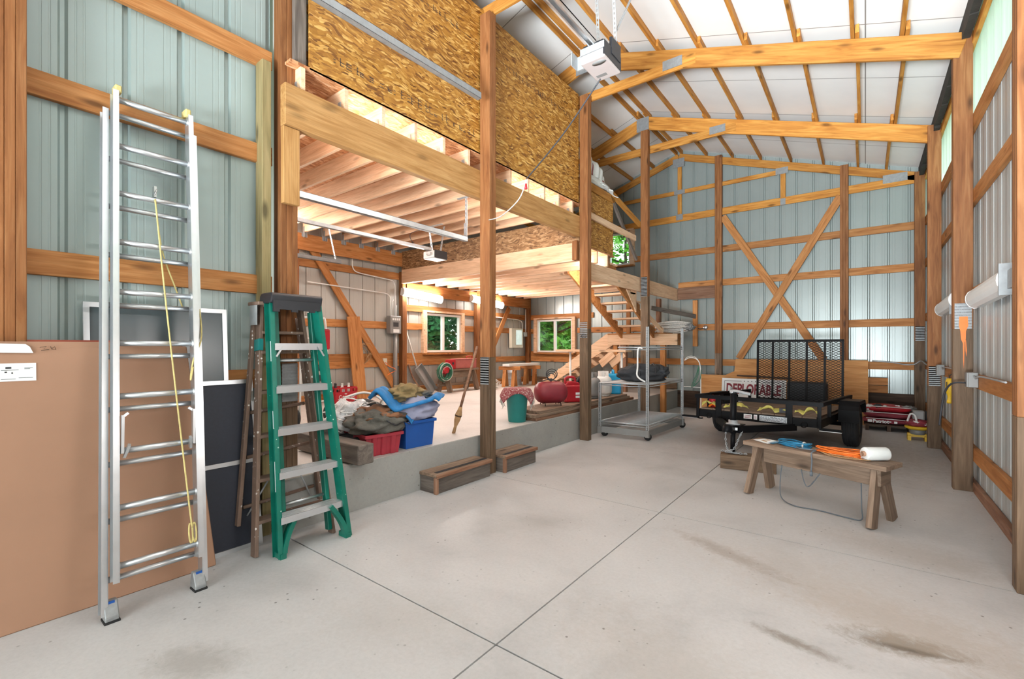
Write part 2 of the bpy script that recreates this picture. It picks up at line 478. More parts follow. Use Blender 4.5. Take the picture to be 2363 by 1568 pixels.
class MB:
    def __init__(s):
        s.bm = bmesh.new()

    def box(s, a, b, M=None):
        """axis aligned box from corner a to corner b"""
        vs = [s.bm.verts.new((x, y, z)) for x in (a[0], b[0]) for y in (a[1], b[1]) for z in (a[2], b[2])]
        for f in ((0, 1, 3, 2), (4, 6, 7, 5), (0, 4, 5, 1), (2, 3, 7, 6), (0, 2, 6, 4), (1, 5, 7, 3)):
            s.bm.faces.new([vs[i] for i in f])
        if M is not None:
            for v in vs:
                v.co = M @ v.co
        return s

    def bar(s, p0, p1, w, t, up=(0, 0, 1)):
        """board from p0 to p1, w along up, t across"""
        M, L = frame(p0, p1, up)
        return s.box((0, -t / 2, -w / 2), (L, t / 2, w / 2), M)

    def tube(s, pts, r, n=8, closed=False, caps=True):
        pts = [V(p) for p in pts]
        rings = []
        m = len(pts)
        prev = None
        for i, p in enumerate(pts):
            if closed:
                d = pts[(i + 1) % m] - pts[i - 1]
            else:
                d = pts[min(i + 1, m - 1)] - pts[max(i - 1, 0)]
            if d.length < 1e-9:
                d = V((0, 0, 1))
            d.normalize()
            if prev is None:
                ref = V((0, 0, 1)) if abs(d.z) < 0.9 else V((1, 0, 0))
                u = d.cross(ref).normalized()
            else:
                u = prev - d * prev.dot(d)
                if u.length < 1e-6:
                    u = d.cross(V((0.3, 0.5, 0.8)))
                u.normalize()
            prev = u
            w = d.cross(u)
            rr = r[i] if isinstance(r, (list, tuple)) else r
            rings.append([s.bm.verts.new(p + (u * math.cos(2 * PI * k / n) + w * math.sin(2 * PI * k / n)) * rr) for k in range(n)])
        rng = range(m) if closed else range(m - 1)
        for i in rng:
            a, b = rings[i], rings[(i + 1) % m]
            for k in range(n):
                s.bm.faces.new((a[k], a[(k + 1) % n], b[(k + 1) % n], b[k])).smooth = True
        if not closed and caps:
            s.bm.faces.new(list(reversed(rings[0])))
            s.bm.faces.new(rings[-1])
        return s

    def lathe(s, prof, M=None, n=24):
        """profile of (radius, height) turned round local Z"""
        M = M or Matrix.Identity(4)
        rings = []
        for r, z in prof:
            if r < 1e-6:
                rings.append([s.bm.verts.new(M @ V((0, 0, z)))])
            else:
                rings.append([s.bm.verts.new(M @ V((r * math.cos(2 * PI * k / n), r * math.sin(2 * PI * k / n), z))) for k in range(n)])
        for a, b in zip(rings, rings[1:]):
            for k in range(n):
                k2 = (k + 1) % n
                if len(a) == 1 and len(b) == 1:
                    continue
                if len(a) == 1:
                    f = (a[0], b[k2], b[k])
                elif len(b) == 1:
                    f = (a[k], a[k2], b[0])
                else:
                    f = (a[k], a[k2], b[k2], b[k])
                s.bm.faces.new(f).smooth = True
        return s

    def prism(s, poly, off, M=None):
        """polygon (3D points) pushed by vector off"""
        off = V(off)
        a = [s.bm.verts.new(V(p)) for p in poly]
        b = [s.bm.verts.new(V(p) + off) for p in poly]
        s.bm.faces.new(list(reversed(a)))
        s.bm.faces.new(b)
        m = len(a)
        for i in range(m):
            s.bm.faces.new((a[i], a[(i + 1) % m], b[(i + 1) % m], b[i]))
        if M is not None:
            for v in a + b:
                v.co = M @ v.co
        return s

    def grid(s, fn, nu, nv):
        vs = [[s.bm.verts.new(V(fn(i / nu, j / nv))) for j in range(nv + 1)] for i in range(nu + 1)]
        for i in range(nu):
            for j in range(nv):
                s.bm.faces.new((vs[i][j], vs[i + 1][j], vs[i + 1][j + 1], vs[i][j + 1])).smooth = True
        return s

    def blob(s, c, r, seed=0, amp=0.2, freq=2.2, flat=None, M=None, sub=4):
        """soft lumpy body, cut flat at height flat"""
        res = bmesh.ops.create_icosphere(s.bm, subdivisions=sub, radius=1)
        c = V(c)
        for v in res['verts']:
            d = v.co.copy()
            k = 1 + amp * noise.noise(d * freq + V((seed * 7.1, seed * 3.3, seed))) + amp * 0.5 * noise.noise(d * freq * 2.7 + V((seed, 9, seed * 5)))
            k += amp * 0.35 * abs(noise.noise(d * freq * 1.6 + V((seed * 2, 4, 1))))
            p = V((d.x * r[0] * k, d.y * r[1] * k, d.z * r[2] * k))
            if M is not None:
                p = M.to_3x3() @ p
            p = c + p
            if flat is not None and p.z < flat:
                p.z = flat + (p.z - flat) * 0.03
            v.co = p
        for f in s.bm.faces:
            f.smooth = True
        return s

    def bevel(s, w=0.004, seg=1):
        bmesh.ops.bevel(s.bm, geom=list(s.bm.edges), offset=w, segments=seg, affect='EDGES', profile=0.5, clamp_overlap=True)
        return s

    def mesh(s, name, mat):
        bmesh.ops.recalc_face_normals(s.bm, faces=list(s.bm.faces))
        me = bpy.data.meshes.new(name)
        s.bm.to_mesh(me)
        s.bm.free()
        me.materials.append(MT[mat] if isinstance(mat, str) else mat)
        return me


def frame(p0, p1, up=(0, 0, 1)):
    p0, p1, up = V(p0), V(p1), V(up)
    x = p1 - p0
    L = x.length
    x.normalize()
    y = up.cross(x)
    if y.length < 1e-5:
        y = V((0, 1, 0)).cross(x) if abs(x.y) < 0.9 else V((1, 0, 0)).cross(x)
    y.normalize()
    z = x.cross(y)
    M = Matrix((x, y, z)).transposed().to_4x4()
    M.translation = p0
    return M, L


def wmat(o):
    M = o.matrix_basis.copy()
    if o.parent:
        M = wmat(o.parent) @ o.matrix_parent_inverse @ M
    return M


def put(name, me, parent=None, M=None, local=False):
    o = bpy.data.objects.new(name, me)
    COL.objects.link(o)
    if M is not None:
        o.matrix_basis = M
    if parent is not None:
        o.parent = parent
        if not local:
            o.matrix_parent_inverse = wmat(parent).inverted()
    return o


def obj(name, mb, mat, parent=None, local=False, at=None):
    """world-space mesh; its origin is moved to at (or to its lowest middle)"""
    bm = mb.bm
    if not local:
        if at is None and parent is None:
            xs = [v.co for v in bm.verts]
            at = V((sum(v.x for v in xs) / len(xs), sum(v.y for v in xs) / len(xs), min(v.z for v in xs)))
        if at is not None:
            at = V(at)
            bmesh.ops.translate(bm, verts=list(bm.verts), vec=-at)
    return put(name, mb.mesh(name, mat), parent, Matrix.Translation(at) if (at is not None and not local) else None, local)


def board(name, p0, p1, w, t, mat, parent=None, up=(0, 0, 1), bev=0.004, local=False):
    """a length of lumber with its own grain direction: local X runs along it"""
    M, L = frame(p0, p1, up)
    mb = MB().box((0, -t / 2, -w / 2), (L, t / 2, w / 2))
    if bev:
        mb.bevel(bev)
    return put(name, mb.mesh(name, mat), parent, M, local)


def tag(o, label=None, cat=None, group=None, kind=None):
    if label:
        o['label'] = label
    if cat:
        o['category'] = cat
    if group:
        o['group'] = group
    if kind:
        o['kind'] = kind
    return o


def thing(name, label, cat, loc, rz=0, group=None, M=None):
    o = bpy.data.objects.new(name, None)
    o.empty_display_size = 0.1
    COL.objects.link(o)
    o.matrix_basis = M if M is not None else Matrix.Translation(V(loc)) @ Matrix.Rotation(rz, 4, 'Z')
    return tag(o, label, cat, group)


def struct(o):
    o['kind'] = 'structure'
    return o


def copy_tree(o, M, parent=None):
    c = o.copy()
    COL.objects.link(c)
    if parent is None:
        c.matrix_basis = M
    else:
        c.parent = parent
        c.matrix_parent_inverse = o.matrix_parent_inverse.copy()
    for ch in list(o.children):
        copy_tree(ch, None, c)
    return c


def text(name, s, size, M, mat, parent, ext=0.0008, bold=0.0, local=False, align='CENTER', xs=1.0):
    cu = bpy.data.curves.new(name, 'FONT')
    cu.body = s
    cu.size = size
    cu.extrude = ext
    cu.offset = bold
    cu.align_x = align
    cu.align_y = 'CENTER'
    cu.materials.append(MT[mat])
    tmp = bpy.data.objects.new('lettering_outline', cu)
    me = bpy.data.meshes.new_from_object(tmp)
    bpy.data.objects.remove(tmp)
    bpy.data.curves.remove(cu)
    o = bpy.data.objects.new(name, me)
    COL.objects.link(o)
    o.matrix_basis = M @ Matrix.Diagonal((xs, 1, 1, 1))
    o.parent = parent
    if not local:
        o.matrix_parent_inverse = wmat(parent).inverted()
    return o


def arc(c, r, a0, a1, n, u, w):
    c, u, w = V(c), V(u), V(w)
    return [c + (u * math.cos(a0 + (a1 - a0) * i / n) + w * math.sin(a0 + (a1 - a0) * i / n)) * r for i in range(n + 1)]


def bez(pts, n=8):
    """smooth curve through points"""
    pts = [V(p) for p in pts]
    out = []
    for i in range(len(pts) - 1):
        p0 = pts[max(i - 1, 0)]
        p1, p2 = pts[i], pts[i + 1]
        p3 = pts[min(i + 2, len(pts) - 1)]
        for k in range(n):
            t = k / n
            out.append(0.5 * ((2 * p1) + (p2 - p0) * t + (2 * p0 - 5 * p1 + 4 * p2 - p3) * t * t + (-p0 + 3 * p1 - 3 * p2 + p3) * t ** 3))
    out.append(pts[-1])
    return out



# ================================================================== SETTING
XR, XE, XW, YB, YF = 0.86, -3.45, -7.75, 10.79, -3.6
RIDGE = -3.40
PZ = 0.40                                    # height of the raised slab


def chord_top(x):
    return 5.84 - 0.335 * abs(x - RIDGE)


def ceil_z(x):
    return chord_top(x) + 0.098


# ---- floor slabs with sawn joints
mb = MB()
xs = [-3.70, -1.372, XR + 0.02]
ys = [YF, -0.55, 1.655, 3.818, 6.0, 8.2, YB + 0.02]
g = 0.0045
for i in range(2):
    for j in range(6):
        mb.box((xs[i] + g, ys[j] + g, -0.1), (xs[i + 1] - g, ys[j + 1] - g, 0))
struct(obj('floor', mb, 'floor', at=(0, 0, 0)))
struct(obj('floor', MB().box((-3.8, YF, -0.2), (XR + 0.1, YB + 0.1, -0.012)), 'ink', at=(0, 0, 0)))
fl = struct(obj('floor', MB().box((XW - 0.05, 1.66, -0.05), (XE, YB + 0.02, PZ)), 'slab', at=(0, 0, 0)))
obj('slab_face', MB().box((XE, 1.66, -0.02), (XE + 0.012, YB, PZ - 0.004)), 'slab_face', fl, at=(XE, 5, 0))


# ---- ribbed metal siding
PITCH = 0.285
MINOR = (0.052, 0.088, PITCH - 0.088, PITCH - 0.052)


def rib_profile(a):
    """depth of the sheet (outwards) at distance a along the wall"""
    t = a % PITCH
    c = abs(t - PITCH / 2)
    if c < 0.0095:
        return 0.020
    if c < 0.022:
        return 0.020 * (0.022 - c) / 0.0125
    for q in MINOR:
        if abs(t - q) < 0.004:
            return 0.0011
    return 0.0


def rib_stops(a0, a1):
    st = {a0, a1}
    k = math.floor(a0 / PITCH) - 1
    h = PITCH / 2
    qs = [h - .022, h - .0095, h + .0095, h + .022]
    for m in MINOR:
        qs += [m - .0055, m - .0035, m + .0035, m + .0055]
    while k * PITCH < a1 + PITCH:
        st |= {k * PITCH + q for q in qs if a0 < k * PITCH + q < a1}
        k += 1
    return sorted(st)


def siding(name, axis, pos, out, a0, a1, z0, z1, mat, holes=(), parent=None, ph=0.0):
    """axis 'x': wall runs along X at Y=pos. out: outward sign. z1: number or f(a)"""
    mb = MB()
    top = z1 if callable(z1) else (lambda a: z1)
    cuts = {c + ph for c in rib_stops(a0 - ph, a1 - ph)}
    for h in holes:
        cuts |= {h[0], h[1]}
    cuts = sorted(c for c in cuts if a0 <= c <= a1)

    def P(a, z):
        d = pos + out * rib_profile(a - ph)
        return (a, d, z) if axis == 'x' else (d, a, z)
    for p, q in zip(cuts, cuts[1:]):
        m = (p + q) / 2
        spans = [(z0, None)]
        for h in holes:
            if h[0] - 1e-6 < m < h[1] + 1e-6:
                spans = [(z0, h[2]), (h[3], None)]
        for lo, hi in spans:
            vs = [mb.bm.verts.new(P(p, lo)), mb.bm.verts.new(P(q, lo)),
                  mb.bm.verts.new(P(q, top(q) if hi is None else hi)), mb.bm.verts.new(P(p, top(p) if hi is None else hi))]
            mb.bm.faces.new(vs)
    bmesh.ops.remove_doubles(mb.bm, verts=list(mb.bm.verts), dist=1e-5)
    return obj(name, mb, mat, parent, at=(0, 0, 0))


W1 = (6.86, 7.96, 1.27, 2.14)                # wing window, Y range and height
W2 = (-7.36, -6.22, 1.24, 2.14)              # back window, X range and height
W3 = (-5.16, -4.58, 3.42, 4.24)              # loft window

wl = struct(siding('wall_left', 'y', -3.635, -1, YF, 1.66, 0, ceil_z(-3.5), 'siding_blue', ph=0.0775))
for z in (0.45, 1.16, 1.865, 2.85, 3.58, 4.4):
    board('girt', (-3.612, YF, z), (-3.612, 1.655, z), 0.14, 0.038, 'pine', wl, bev=0.003)
wb_ = struct(siding('wall_back', 'x', YB - 0.03, 1, XW, XR, 0, ceil_z, 'siding', (W2, W3), ph=-0.0945))
for z, x0, x1 in ((3.535, -4.5, 0.70), (2.80, -3.42, 0.70), (1.83, XW, -7.48), (1.83, -6.08, 0.70), (1.05, XW, 0.70), (1.19, XW, -5.9), (2.22, XW, -5.6)):
    board('girt', (x0, YB - 0.052, z), (x1, YB - 0.052, z), 0.14, 0.038, 'pine', wb_, bev=0.003)
board('splash_board', (-0.1, YB - 0.052, 0.30), (0.70, YB - 0.052, 0.30), 0.5, 0.038, 'dark_wood', wb_)
board('splash_board', (XE, YB - 0.052, 0.20), (-2.7, YB - 0.052, 0.20), 0.38, 0.038, 'dark_wood', wb_)
board('splash_board', (XW, YB - 0.052, 0.48), (XE, YB - 0.052, 0.48), 0.14, 0.038, 'treated', wb_)
wr = struct(siding('wall_right', 'y', XR, 1, YF, YB, 0, 3.60, 'siding_pale'))
for z in (0.36, 1.07, 1.905, 2.85, 3.58):
    board('girt', (0.84, YF, z), (0.84, YB - 0.06, z), 0.13, 0.038, 'pine', wr, bev=0.003)
board('sill_plate', (0.838, YF, 0.045), (0.838, YB - 0.06, 0.045), 0.09, 0.04, 'red_wood', wr)
o = siding('translucent_panel', 'y', XR, 1, YF, YB, 3.60, 4.56, 'translucent', parent=wr)
board('eave_board', (0.83, YF, 4.36), (0.83, YB - 0.05, 4.36), 0.09, 0.038, 'truss_pine', wr)
mb = MB()
for k in range(60):                           # ragged dark foam closing the eave
    y = YF + k * 0.24
    mb.box((0.74, y, 4.40 - 0.05 * random.random()), (0.80, y + 0.24, 4.62))
obj('foam_strip', mb, 'foam_dark', wr, at=(0.77, 0, 4.5))
ww = struct(siding('wall_wing', 'y', XW, -1, 1.66, YB, PZ, 4.55, 'siding_beige', (W1,)))
for z, y0, y1 in ((2.86, 3.9, 8.4), (2.22, 6.3, YB), (1.83, 1.7, 6.80), (1.83, 8.02, YB), (1.19, 1.7, 8.4), (1.06, 1.7, YB), (0.47, 1.7, YB)):
    board('girt', (XW + 0.03, y0, z), (XW + 0.03, y1, z), 0.14, 0.038, 'pine', ww, bev=0.003)
wf = struct(siding('wall_wing_front', 'x', 1.69, -1, XW, -3.64, PZ, 4.8, 'siding_beige'))
wd = struct(obj('wall_front', MB().box((-3.66, YF - 0.06, 0), (-3.25, YF, 5.9)).box((0.6, YF - 0.06, 0), (0.9, YF, 4.5)).box((-3.25, YF - 0.06, 3.75), (0.6, YF, 5.9)), 'siding', at=(0, YF, 0)))  # unseen front wall, its overhead door assumed open to let daylight in

# ---- roof deck of white insulation boards
mb = MB()
mb.prism([(RIDGE, YF - .1, ceil_z(RIDGE)), (1.15, YF - .1, ceil_z(1.15)), (1.15, YF - .1, ceil_z(1.15) + .06), (RIDGE, YF - .1, ceil_z(RIDGE) + .06)], (0, 14.7, 0))
cl = struct(obj('ceiling', mb, 'ceiling', at=(0, 0, 0)))
mb = MB()
mb.prism([(RIDGE, YF - .1, ceil_z(RIDGE)), (-8.1, YF - .1, ceil_z(-8.1)), (-8.1, YF - .1, ceil_z(-8.1) + .06), (RIDGE, YF - .1, ceil_z(RIDGE) + .06)], (0, 14.7, 0))
cl2 = struct(obj('ceiling', mb, 'ceiling', at=(0, 0, 0)))
BAY = [YF, 1.5, 3.9, 6.2, 8.55, 10.74]
PX_ = [0.06, 0.60, 1.14, 1.68, 2.22, 2.76, 3.29, 3.70]
for side, parent in ((1, cl), (-1, cl2)):
    for d in PX_:
        for b in range(len(BAY) - 1):
            x = RIDGE + side * (d + (0.04 if b % 2 else 0.0))
            z = chord_top(x) + 0.047
            board('purlin', (x, BAY[b] - 0.13, z), (x, BAY[b + 1] + (0.13 if b < 4 else 0), z), 0.089, 0.036, 'truss_pine', parent, bev=0.002)

# ---- roof trusses
def gusset(name, c, w, h, Y, parent, nx=(1, 0, 0)):
    mb = MB()
    n = 9
    for k in range(n):
        x = c[0] - w / 2 + w * k / n
        mb.box((x, Y, c[1] - h / 2), (x + w / n * 0.62, Y - 0.004, c[1] + h / 2))
    mb.box((c[0] - w / 2, Y + 0.001, c[1] - h / 2), (c[0] + w / 2, Y - 0.002, c[1] + h / 2))
    return obj(name, mb, 'plate', parent, at=(c[0], Y, c[1]))


def truss(Y, label, gable=False):
    t = thing('roof_truss', label, 'roof truss', (RIDGE, Y, 4.3), group='roof trusses')
    e = 4.16
    s = 0.335
    dz = 0.235 / 2 * math.sqrt(1 + s * s)
    up = V((s, 0, 1)).normalized()
    upl = V((-s, 0, 1)).normalized()
    hgt = 0.15 if gable else 0.235
    dz = hgt / 2 * math.sqrt(1 + s * s)
    board('top_chord', (RIDGE, Y, 5.84 - dz), (RIDGE + e, Y, 5.84 - dz - s * e), hgt, 0.038, 'truss_pine', t, up)
    board('top_chord', (RIDGE, Y, 5.84 - dz), (RIDGE - e, Y, 5.84 - dz - s * e), hgt, 0.038, 'truss_pine', t, upl)
    f = Y - 0.022
    if gable:
        board('bottom_chord', (-7.6, Y, 4.345), (0.72, Y, 4.345), 0.15, 0.038, 'truss_pine', t)
        board('web', (-4.75, Y - 0.002, 4.945), (-1.42, Y - 0.002, 4.945), 0.09, 0.036, 'truss_pine', t)
        board('king_post', (RIDGE + .02, Y - 0.003, 4.30), (RIDGE + .02, Y - 0.003, 5.66), 0.09, 0.036, 'truss_pine', t, (1, 0, 0))
        board('web', (-1.32, Y - 0.004, 4.35), (-1.32, Y - 0.004, 4.95), 0.09, 0.036, 'truss_pine', t, (1, 0, 0))
        board('web', (-5.48, Y - 0.004, 4.35), (-5.48, Y - 0.004, 4.95), 0.09, 0.036, 'truss_pine', t, (1, 0, 0))
        gusset('gusset_plate', (RIDGE, 5.62), 0.26, 0.20, f, t)
        gusset('gusset_plate', (-1.34, 4.96), 0.22, 0.13, f, t)
        gusset('gusset_plate', (RIDGE + .02, 4.945), 0.24, 0.10, f - .004, t)
        gusset('gusset_plate', (RIDGE + .02, 4.37), 0.15, 0.13, f - .004, t)
        gusset('gusset_plate', (-1.32, 4.33), 0.09, 0.13, f - .004, t)
        gusset('gusset_plate', (0.42, 4.42), 0.34, 0.15, f, t)
    else:
        board('collar_tie', (-5.0, Y - 0.002, 5.165), (-1.75, Y - 0.002, 5.165), 0.14, 0.036, 'truss_pine', t)
        gusset('gusset_plate', (-2.05, 5.20), 0.26, 0.13, f - .004, t)
        gusset('gusset_plate', (-4.75, 5.20), 0.26, 0.13, f - .004, t)
        gusset('gusset_plate', (RIDGE, 5.68), 0.24, 0.26, f - .004, t)
    return t


truss(3.92, 'timber roof truss over the tall post beside the two box steps')
truss(6.20, 'timber roof truss just behind the garage door opener hanging in mid air')
truss(8.56, 'timber roof truss crossing the ceiling between the opener and the gable wall')
truss(10.70, 'gable truss with vertical webs and bottom chord fixed against the far wall', True)

# ---- posts: laminated columns, some spliced to treated lower ends
def splice(c0, c1, z0, z1, face, parent):
    mb = MB()
    n = max(5, int((z1 - z0) / 0.026))
    for k in range(n):
        z = z0 + (z1 - z0) * k / n
        mb.box((c0[0], c0[1], z), (c1[0], c1[1], z + (z1 - z0) / n * 0.55))
    d = V(face) * 0.004
    mb.box((c0[0] - d.x, c0[1] - d.y, z0), (c1[0] - d.x * .5, c1[1] - d.y * .5, z1))
    return obj('splice_plate', mb, 'plate', parent, at=((c0[0] + c1[0]) / 2, c0[1], z0))


def post(label, x0, x1, y0, y1, z0, zs, z1, plate=None, group=None, lower='treated', upper='post_pine', name='timber_post'):
    """three plies side by side; zs is the splice height"""
    t = thing(name, label, 'post', ((x0 + x1) / 2, (y0 + y1) / 2, z0), group=group)
    n = 3
    for k in range(n):
        a = y0 + (y1 - y0) * k / n + (0.0012 if k else 0)
        b = y0 + (y1 - y0) * (k + 1) / n
        c = ((x0 + x1) / 2, (a + b) / 2)
        top = z1
        if zs > z0:
            board('lower_ply', (c[0], c[1], z0), (c[0], c[1], zs), b - a, x1 - x0, lower, t, (0, 1, 0), 0.003)
        board('upper_ply', (c[0], c[1], max(z0, zs)), (c[0], c[1], top), b - a, x1 - x0, upper, t, (0, 1, 0), 0.003)
    if plate:
        splice((x0 + .01, y0 - 0.004), (x1 - .01, y0 - 0.001), plate[0], plate[1], (0, -1, 0), t)
    return t


ct = lambda x: chord_top(x) - 0.02
post('three-ply laminated post rising behind the big flat cardboard carton', -3.59, -3.45, 0.225, 0.345, 0, 0, 5.6)
post('post at the end of the pale blue metal wall beside the green stepladder', -3.60, -3.49, 1.67, 1.80, 0, 1.25, 5.5)
p2 = post('tall post standing between the two low box steps', -3.39, -3.25, 3.81, 3.92, 0, 1.28, 5.08, (0.98, 1.28))
p3 = post('tall post between the red air tank and the wheeled wire cart', -3.39, -3.25, 6.05, 6.16, 0, 1.66, 5.15, (1.53, 1.77))
p4 = post('tall post behind the wheeled wire cart at the raised slab', -3.39, -3.25, 8.40, 8.51, 0, 2.35, 5.5, (2.35, 2.72))
XP0, XP1 = 0.68, 0.82
for y, zs, pl_, lab, up in ((3.80, 1.0, None, 'wall post next to the grey-bracketed end of the large white strip light', 'post_pine'),
                            (6.187, 1.57, (1.57, 1.82), 'wall post with a drip of orange spray paint', 'post_pine'),
                            (8.50, 0.86, (0.86, 1.13), 'wall post just beyond the hanging yellow work light', 'post_pine'),
                            (10.62, 1.50, (1.50, 1.75), 'corner post of the far wall behind the stacked red bags', 'post_pine')):
    t = post(lab, XP0, XP1, y, y + 0.115, 0, zs, ct(0.7), pl_, 'posts along the siding beside the trailer')
    if y == 6.187:
        mb = MB()
        for pts in ([(.722, 1.69), (.782, 1.69), (.785, 1.60), (.77, 1.55), (.768, 1.47), (.760, 1.44), (.757, 1.28), (.754, 1.18), (.750, 1.28), (.748, 1.43), (.735, 1.47), (.730, 1.55), (.720, 1.60)],
                    [(.77, 1.46), (.775, 1.36), (.772, 1.30), (.766, 1.36), (.764, 1.46)]):
            mb.prism([(x, y - 0.0052, z) for x, z in pts], (0, -0.001, 0))
        obj('orange_paint_drip', mb, 'orange_paint', t, at=(.75, y, 1.4))
for x0, x1, zs, lab in ((-2.60, -2.46, 1.25, 'post against the far wall beside the hanging wire hoops'), (-0.38, -0.25, 0.0, 'post against the far wall behind the trailer ramp')):
    t = thing('timber_post', lab, 'post', ((x0 + x1) / 2, 10.60, 0), group='posts against the gable wall')
    for k in range(3):
        a = x0 + (x1 - x0) * k / 3
        b = a + (x1 - x0) / 3 - 0.001
        board('upper_ply', ((a + b) / 2, 10.65, zs), ((a + b) / 2, 10.65, ct(x0)), b - a, 0.10, 'post_pine', t, (1, 0, 0), 0.003)
        if zs:
            board('lower_ply', ((a + b) / 2, 10.65, 0), ((a + b) / 2, 10.65, zs), b - a, 0.10, 'weathered', t, (1, 0, 0), 0.003)
for y, lab in ((3.82, 'pale post on the side room wall seen above the green stepladder'), (6.12, 'post on the side room wall beside the grey fuse box'),
               (8.42, 'post on the side room wall behind the second tube light'), (10.60, 'corner post of the side room beside the far window')):
    post(lab, -7.70, -7.58, y, y + 0.115, PZ, 0, 3.04 if y < 6 else 2.95, None, 'posts along the side room wall')
# X brace on the gable wall
for a, b, dy, lab in (((-2.45, 4.22), (-0.64, 1.14), 10.665, 'diagonal brace running down from the far post behind the ramp, lower layer of the cross'),
                      ((-0.37, 4.24), (-2.12, 1.14), 10.628, 'diagonal brace lying over the other one in the big cross on the far wall')):
    tag(board('cross_brace', (a[0], dy, a[1]), (b[0], dy, b[1]), 0.14, 0.036, 'pine', None, (1, 0, 0)), lab, 'brace', 'braces of the big cross')
# diagonal braces in the side room
tag(board('diagonal_brace', (-7.66, 4.20, 3.12), (-7.66, 6.02, 0.52), 0.14, 0.036, 'pine', None, (0, 1, 0)), 'long diagonal brace across the side room wall ending by the fuse box', 'brace')
tag(board('diagonal_brace', (-7.66, 9.80, 2.45), (-7.66, 8.95, 1.10), 0.14, 0.036, 'pine', None, (0, 1, 0)), 'short diagonal brace beside the small cream electrical panel', 'brace')
# treated boards on the first post
tag(board('treated_plank', (-3.56, 1.575, 0), (-3.56, 1.575, 3.52), 0.11, 0.065, 'treated_green', None, (1, 0, 0)), 'greenish treated plank standing upright beside the end post of the blue wall', 'plank')
tag(board('bearing_block', (-3.435, 1.715, 2.47), (-3.435, 1.715, 3.045), 0.125, 0.045, 'beam_pine', None, (0, 1, 0)), 'short upright board under the start of the long header beam', 'board')
tag(board('nailed_board', (-3.465, 1.80, 3.58), (-3.465, 1.80, 5.3), 0.10, 0.035, 'gray_wood', None, (0, 1, 0)), 'grey nail-pocked board on the post above the header beam', 'board')

# ---- loft over the first bay
for y0, y1, lab in ((1.655, 3.86, 'long header beam from the blue wall to the tall post by the steps'), (3.864, 6.10, 'long header beam from the tall post by the steps to the post behind the red air tank')):
    tag(board('header_beam', (-3.43, y0, 3.205), (-3.43, y1, 3.205), 0.31, 0.075, 'beam_pine'), lab, 'beam', 'header beams over the raised slab')
tag(board('wall_beam', (-7.60, 3.85, 3.19), (-7.60, 6.24, 3.19), 0.28, 0.04, 'pine'), 'beam under the joist ends on the side room wall above the fuse box', 'beam')
tag(board('wall_beam', (-7.60, 6.19, 2.61), (-7.60, YB - .1, 2.61), 0.25, 0.04, 'pine'), 'lower beam behind the glowing tube lights in the side room', 'beam')
tag(board('cross_beam', (-7.58, 6.13, 2.84), (-3.42, 6.13, 2.84), 0.28, 0.075, 'joist_pine'), 'knotty cross beam under the strand board step in the side room ceiling', 'beam')
lf = struct(obj('ceiling_loft', MB().box((-7.7, 1.70, 3.54), (-3.405, 6.17, 3.56)), 'osb_pale', at=(-5.5, 4, 3.54)))
for k in range(12):
    y = 1.80 + 0.371 * k
    board('joist', (-7.6, y, 3.445), (-3.41, y, 3.445), 0.19, 0.038, 'joist_pine', lf, bev=0.002)
    mb = MB().box((-3.50, y - 0.024, 3.345), (-3.46, y - 0.019, 3.44)).box((-3.50, y + 0.019, 3.345), (-3.46, y + 0.024, 3.44)).box((-3.56, y - 0.024, 3.343), (-3.46, y + 0.024, 3.348))
    obj('joist_hanger', mb, 'galv', lf, at=(-3.48, y, 3.35))
    mb = MB().box((-7.58, y - 0.024, 3.26), (-7.54, y - 0.019, 3.44)).box((-7.58, y + 0.019, 3.26), (-7.54, y + 0.024, 3.44)).box((-7.578, y - 0.05, 3.27), (-7.574, y + 0.05, 3.34))
    obj('joist_hanger', mb, 'galv', lf, at=(-7.56, y, 3.35))
struct(obj('wall_loft', MB().box((-3.425, 1.85, 3.545), (-3.405, 6.05, 5.18)), 'osb', at=(-3.41, 4, 3.55)))
struct(obj('wall_loft_step', MB().box((-7.6, 6.11, 2.98), (-3.43, 6.13, 3.36)), 'osb_shaded', at=(-5.5, 6.12, 2.98)))
lo = bpy.data.objects['wall_loft']
mb = MB()                                    # blurred black print on the strand board
rs = random.Random(3)
for row, (ya, yb, z0) in enumerate(((2.05, 3.75, 3.70), (3.85, 3.86, 4.9), (4.3, 5.8, 4.72), (2.7, 3.5, 4.75))):
    y = ya
    while y < yb:
        w = rs.uniform(0.012, 0.05)
        h = rs.uniform(0.03, 0.085)
        for q in range(rs.randint(1, 3)):
            z = z0 + q * h * 0.4
            mb.box((-3.405, y, z), (-3.4045, y + w, z + 0.006))
        if rs.random() < .7:
            mb.box((-3.405, y, z0), (-3.4045, y + 0.006, z0 + h))
        y += w + rs.uniform(0.01, 0.07)
obj('printed_stamp', mb, 'ink', lo, at=(-3.405, 4, 4))
o = obj('panel_joint', MB().box((-3.4052, 1.85, 4.76), (-3.4045, 6.05, 4.764)), 'dark_wood', lo, at=(-3.405, 4, 4.76))

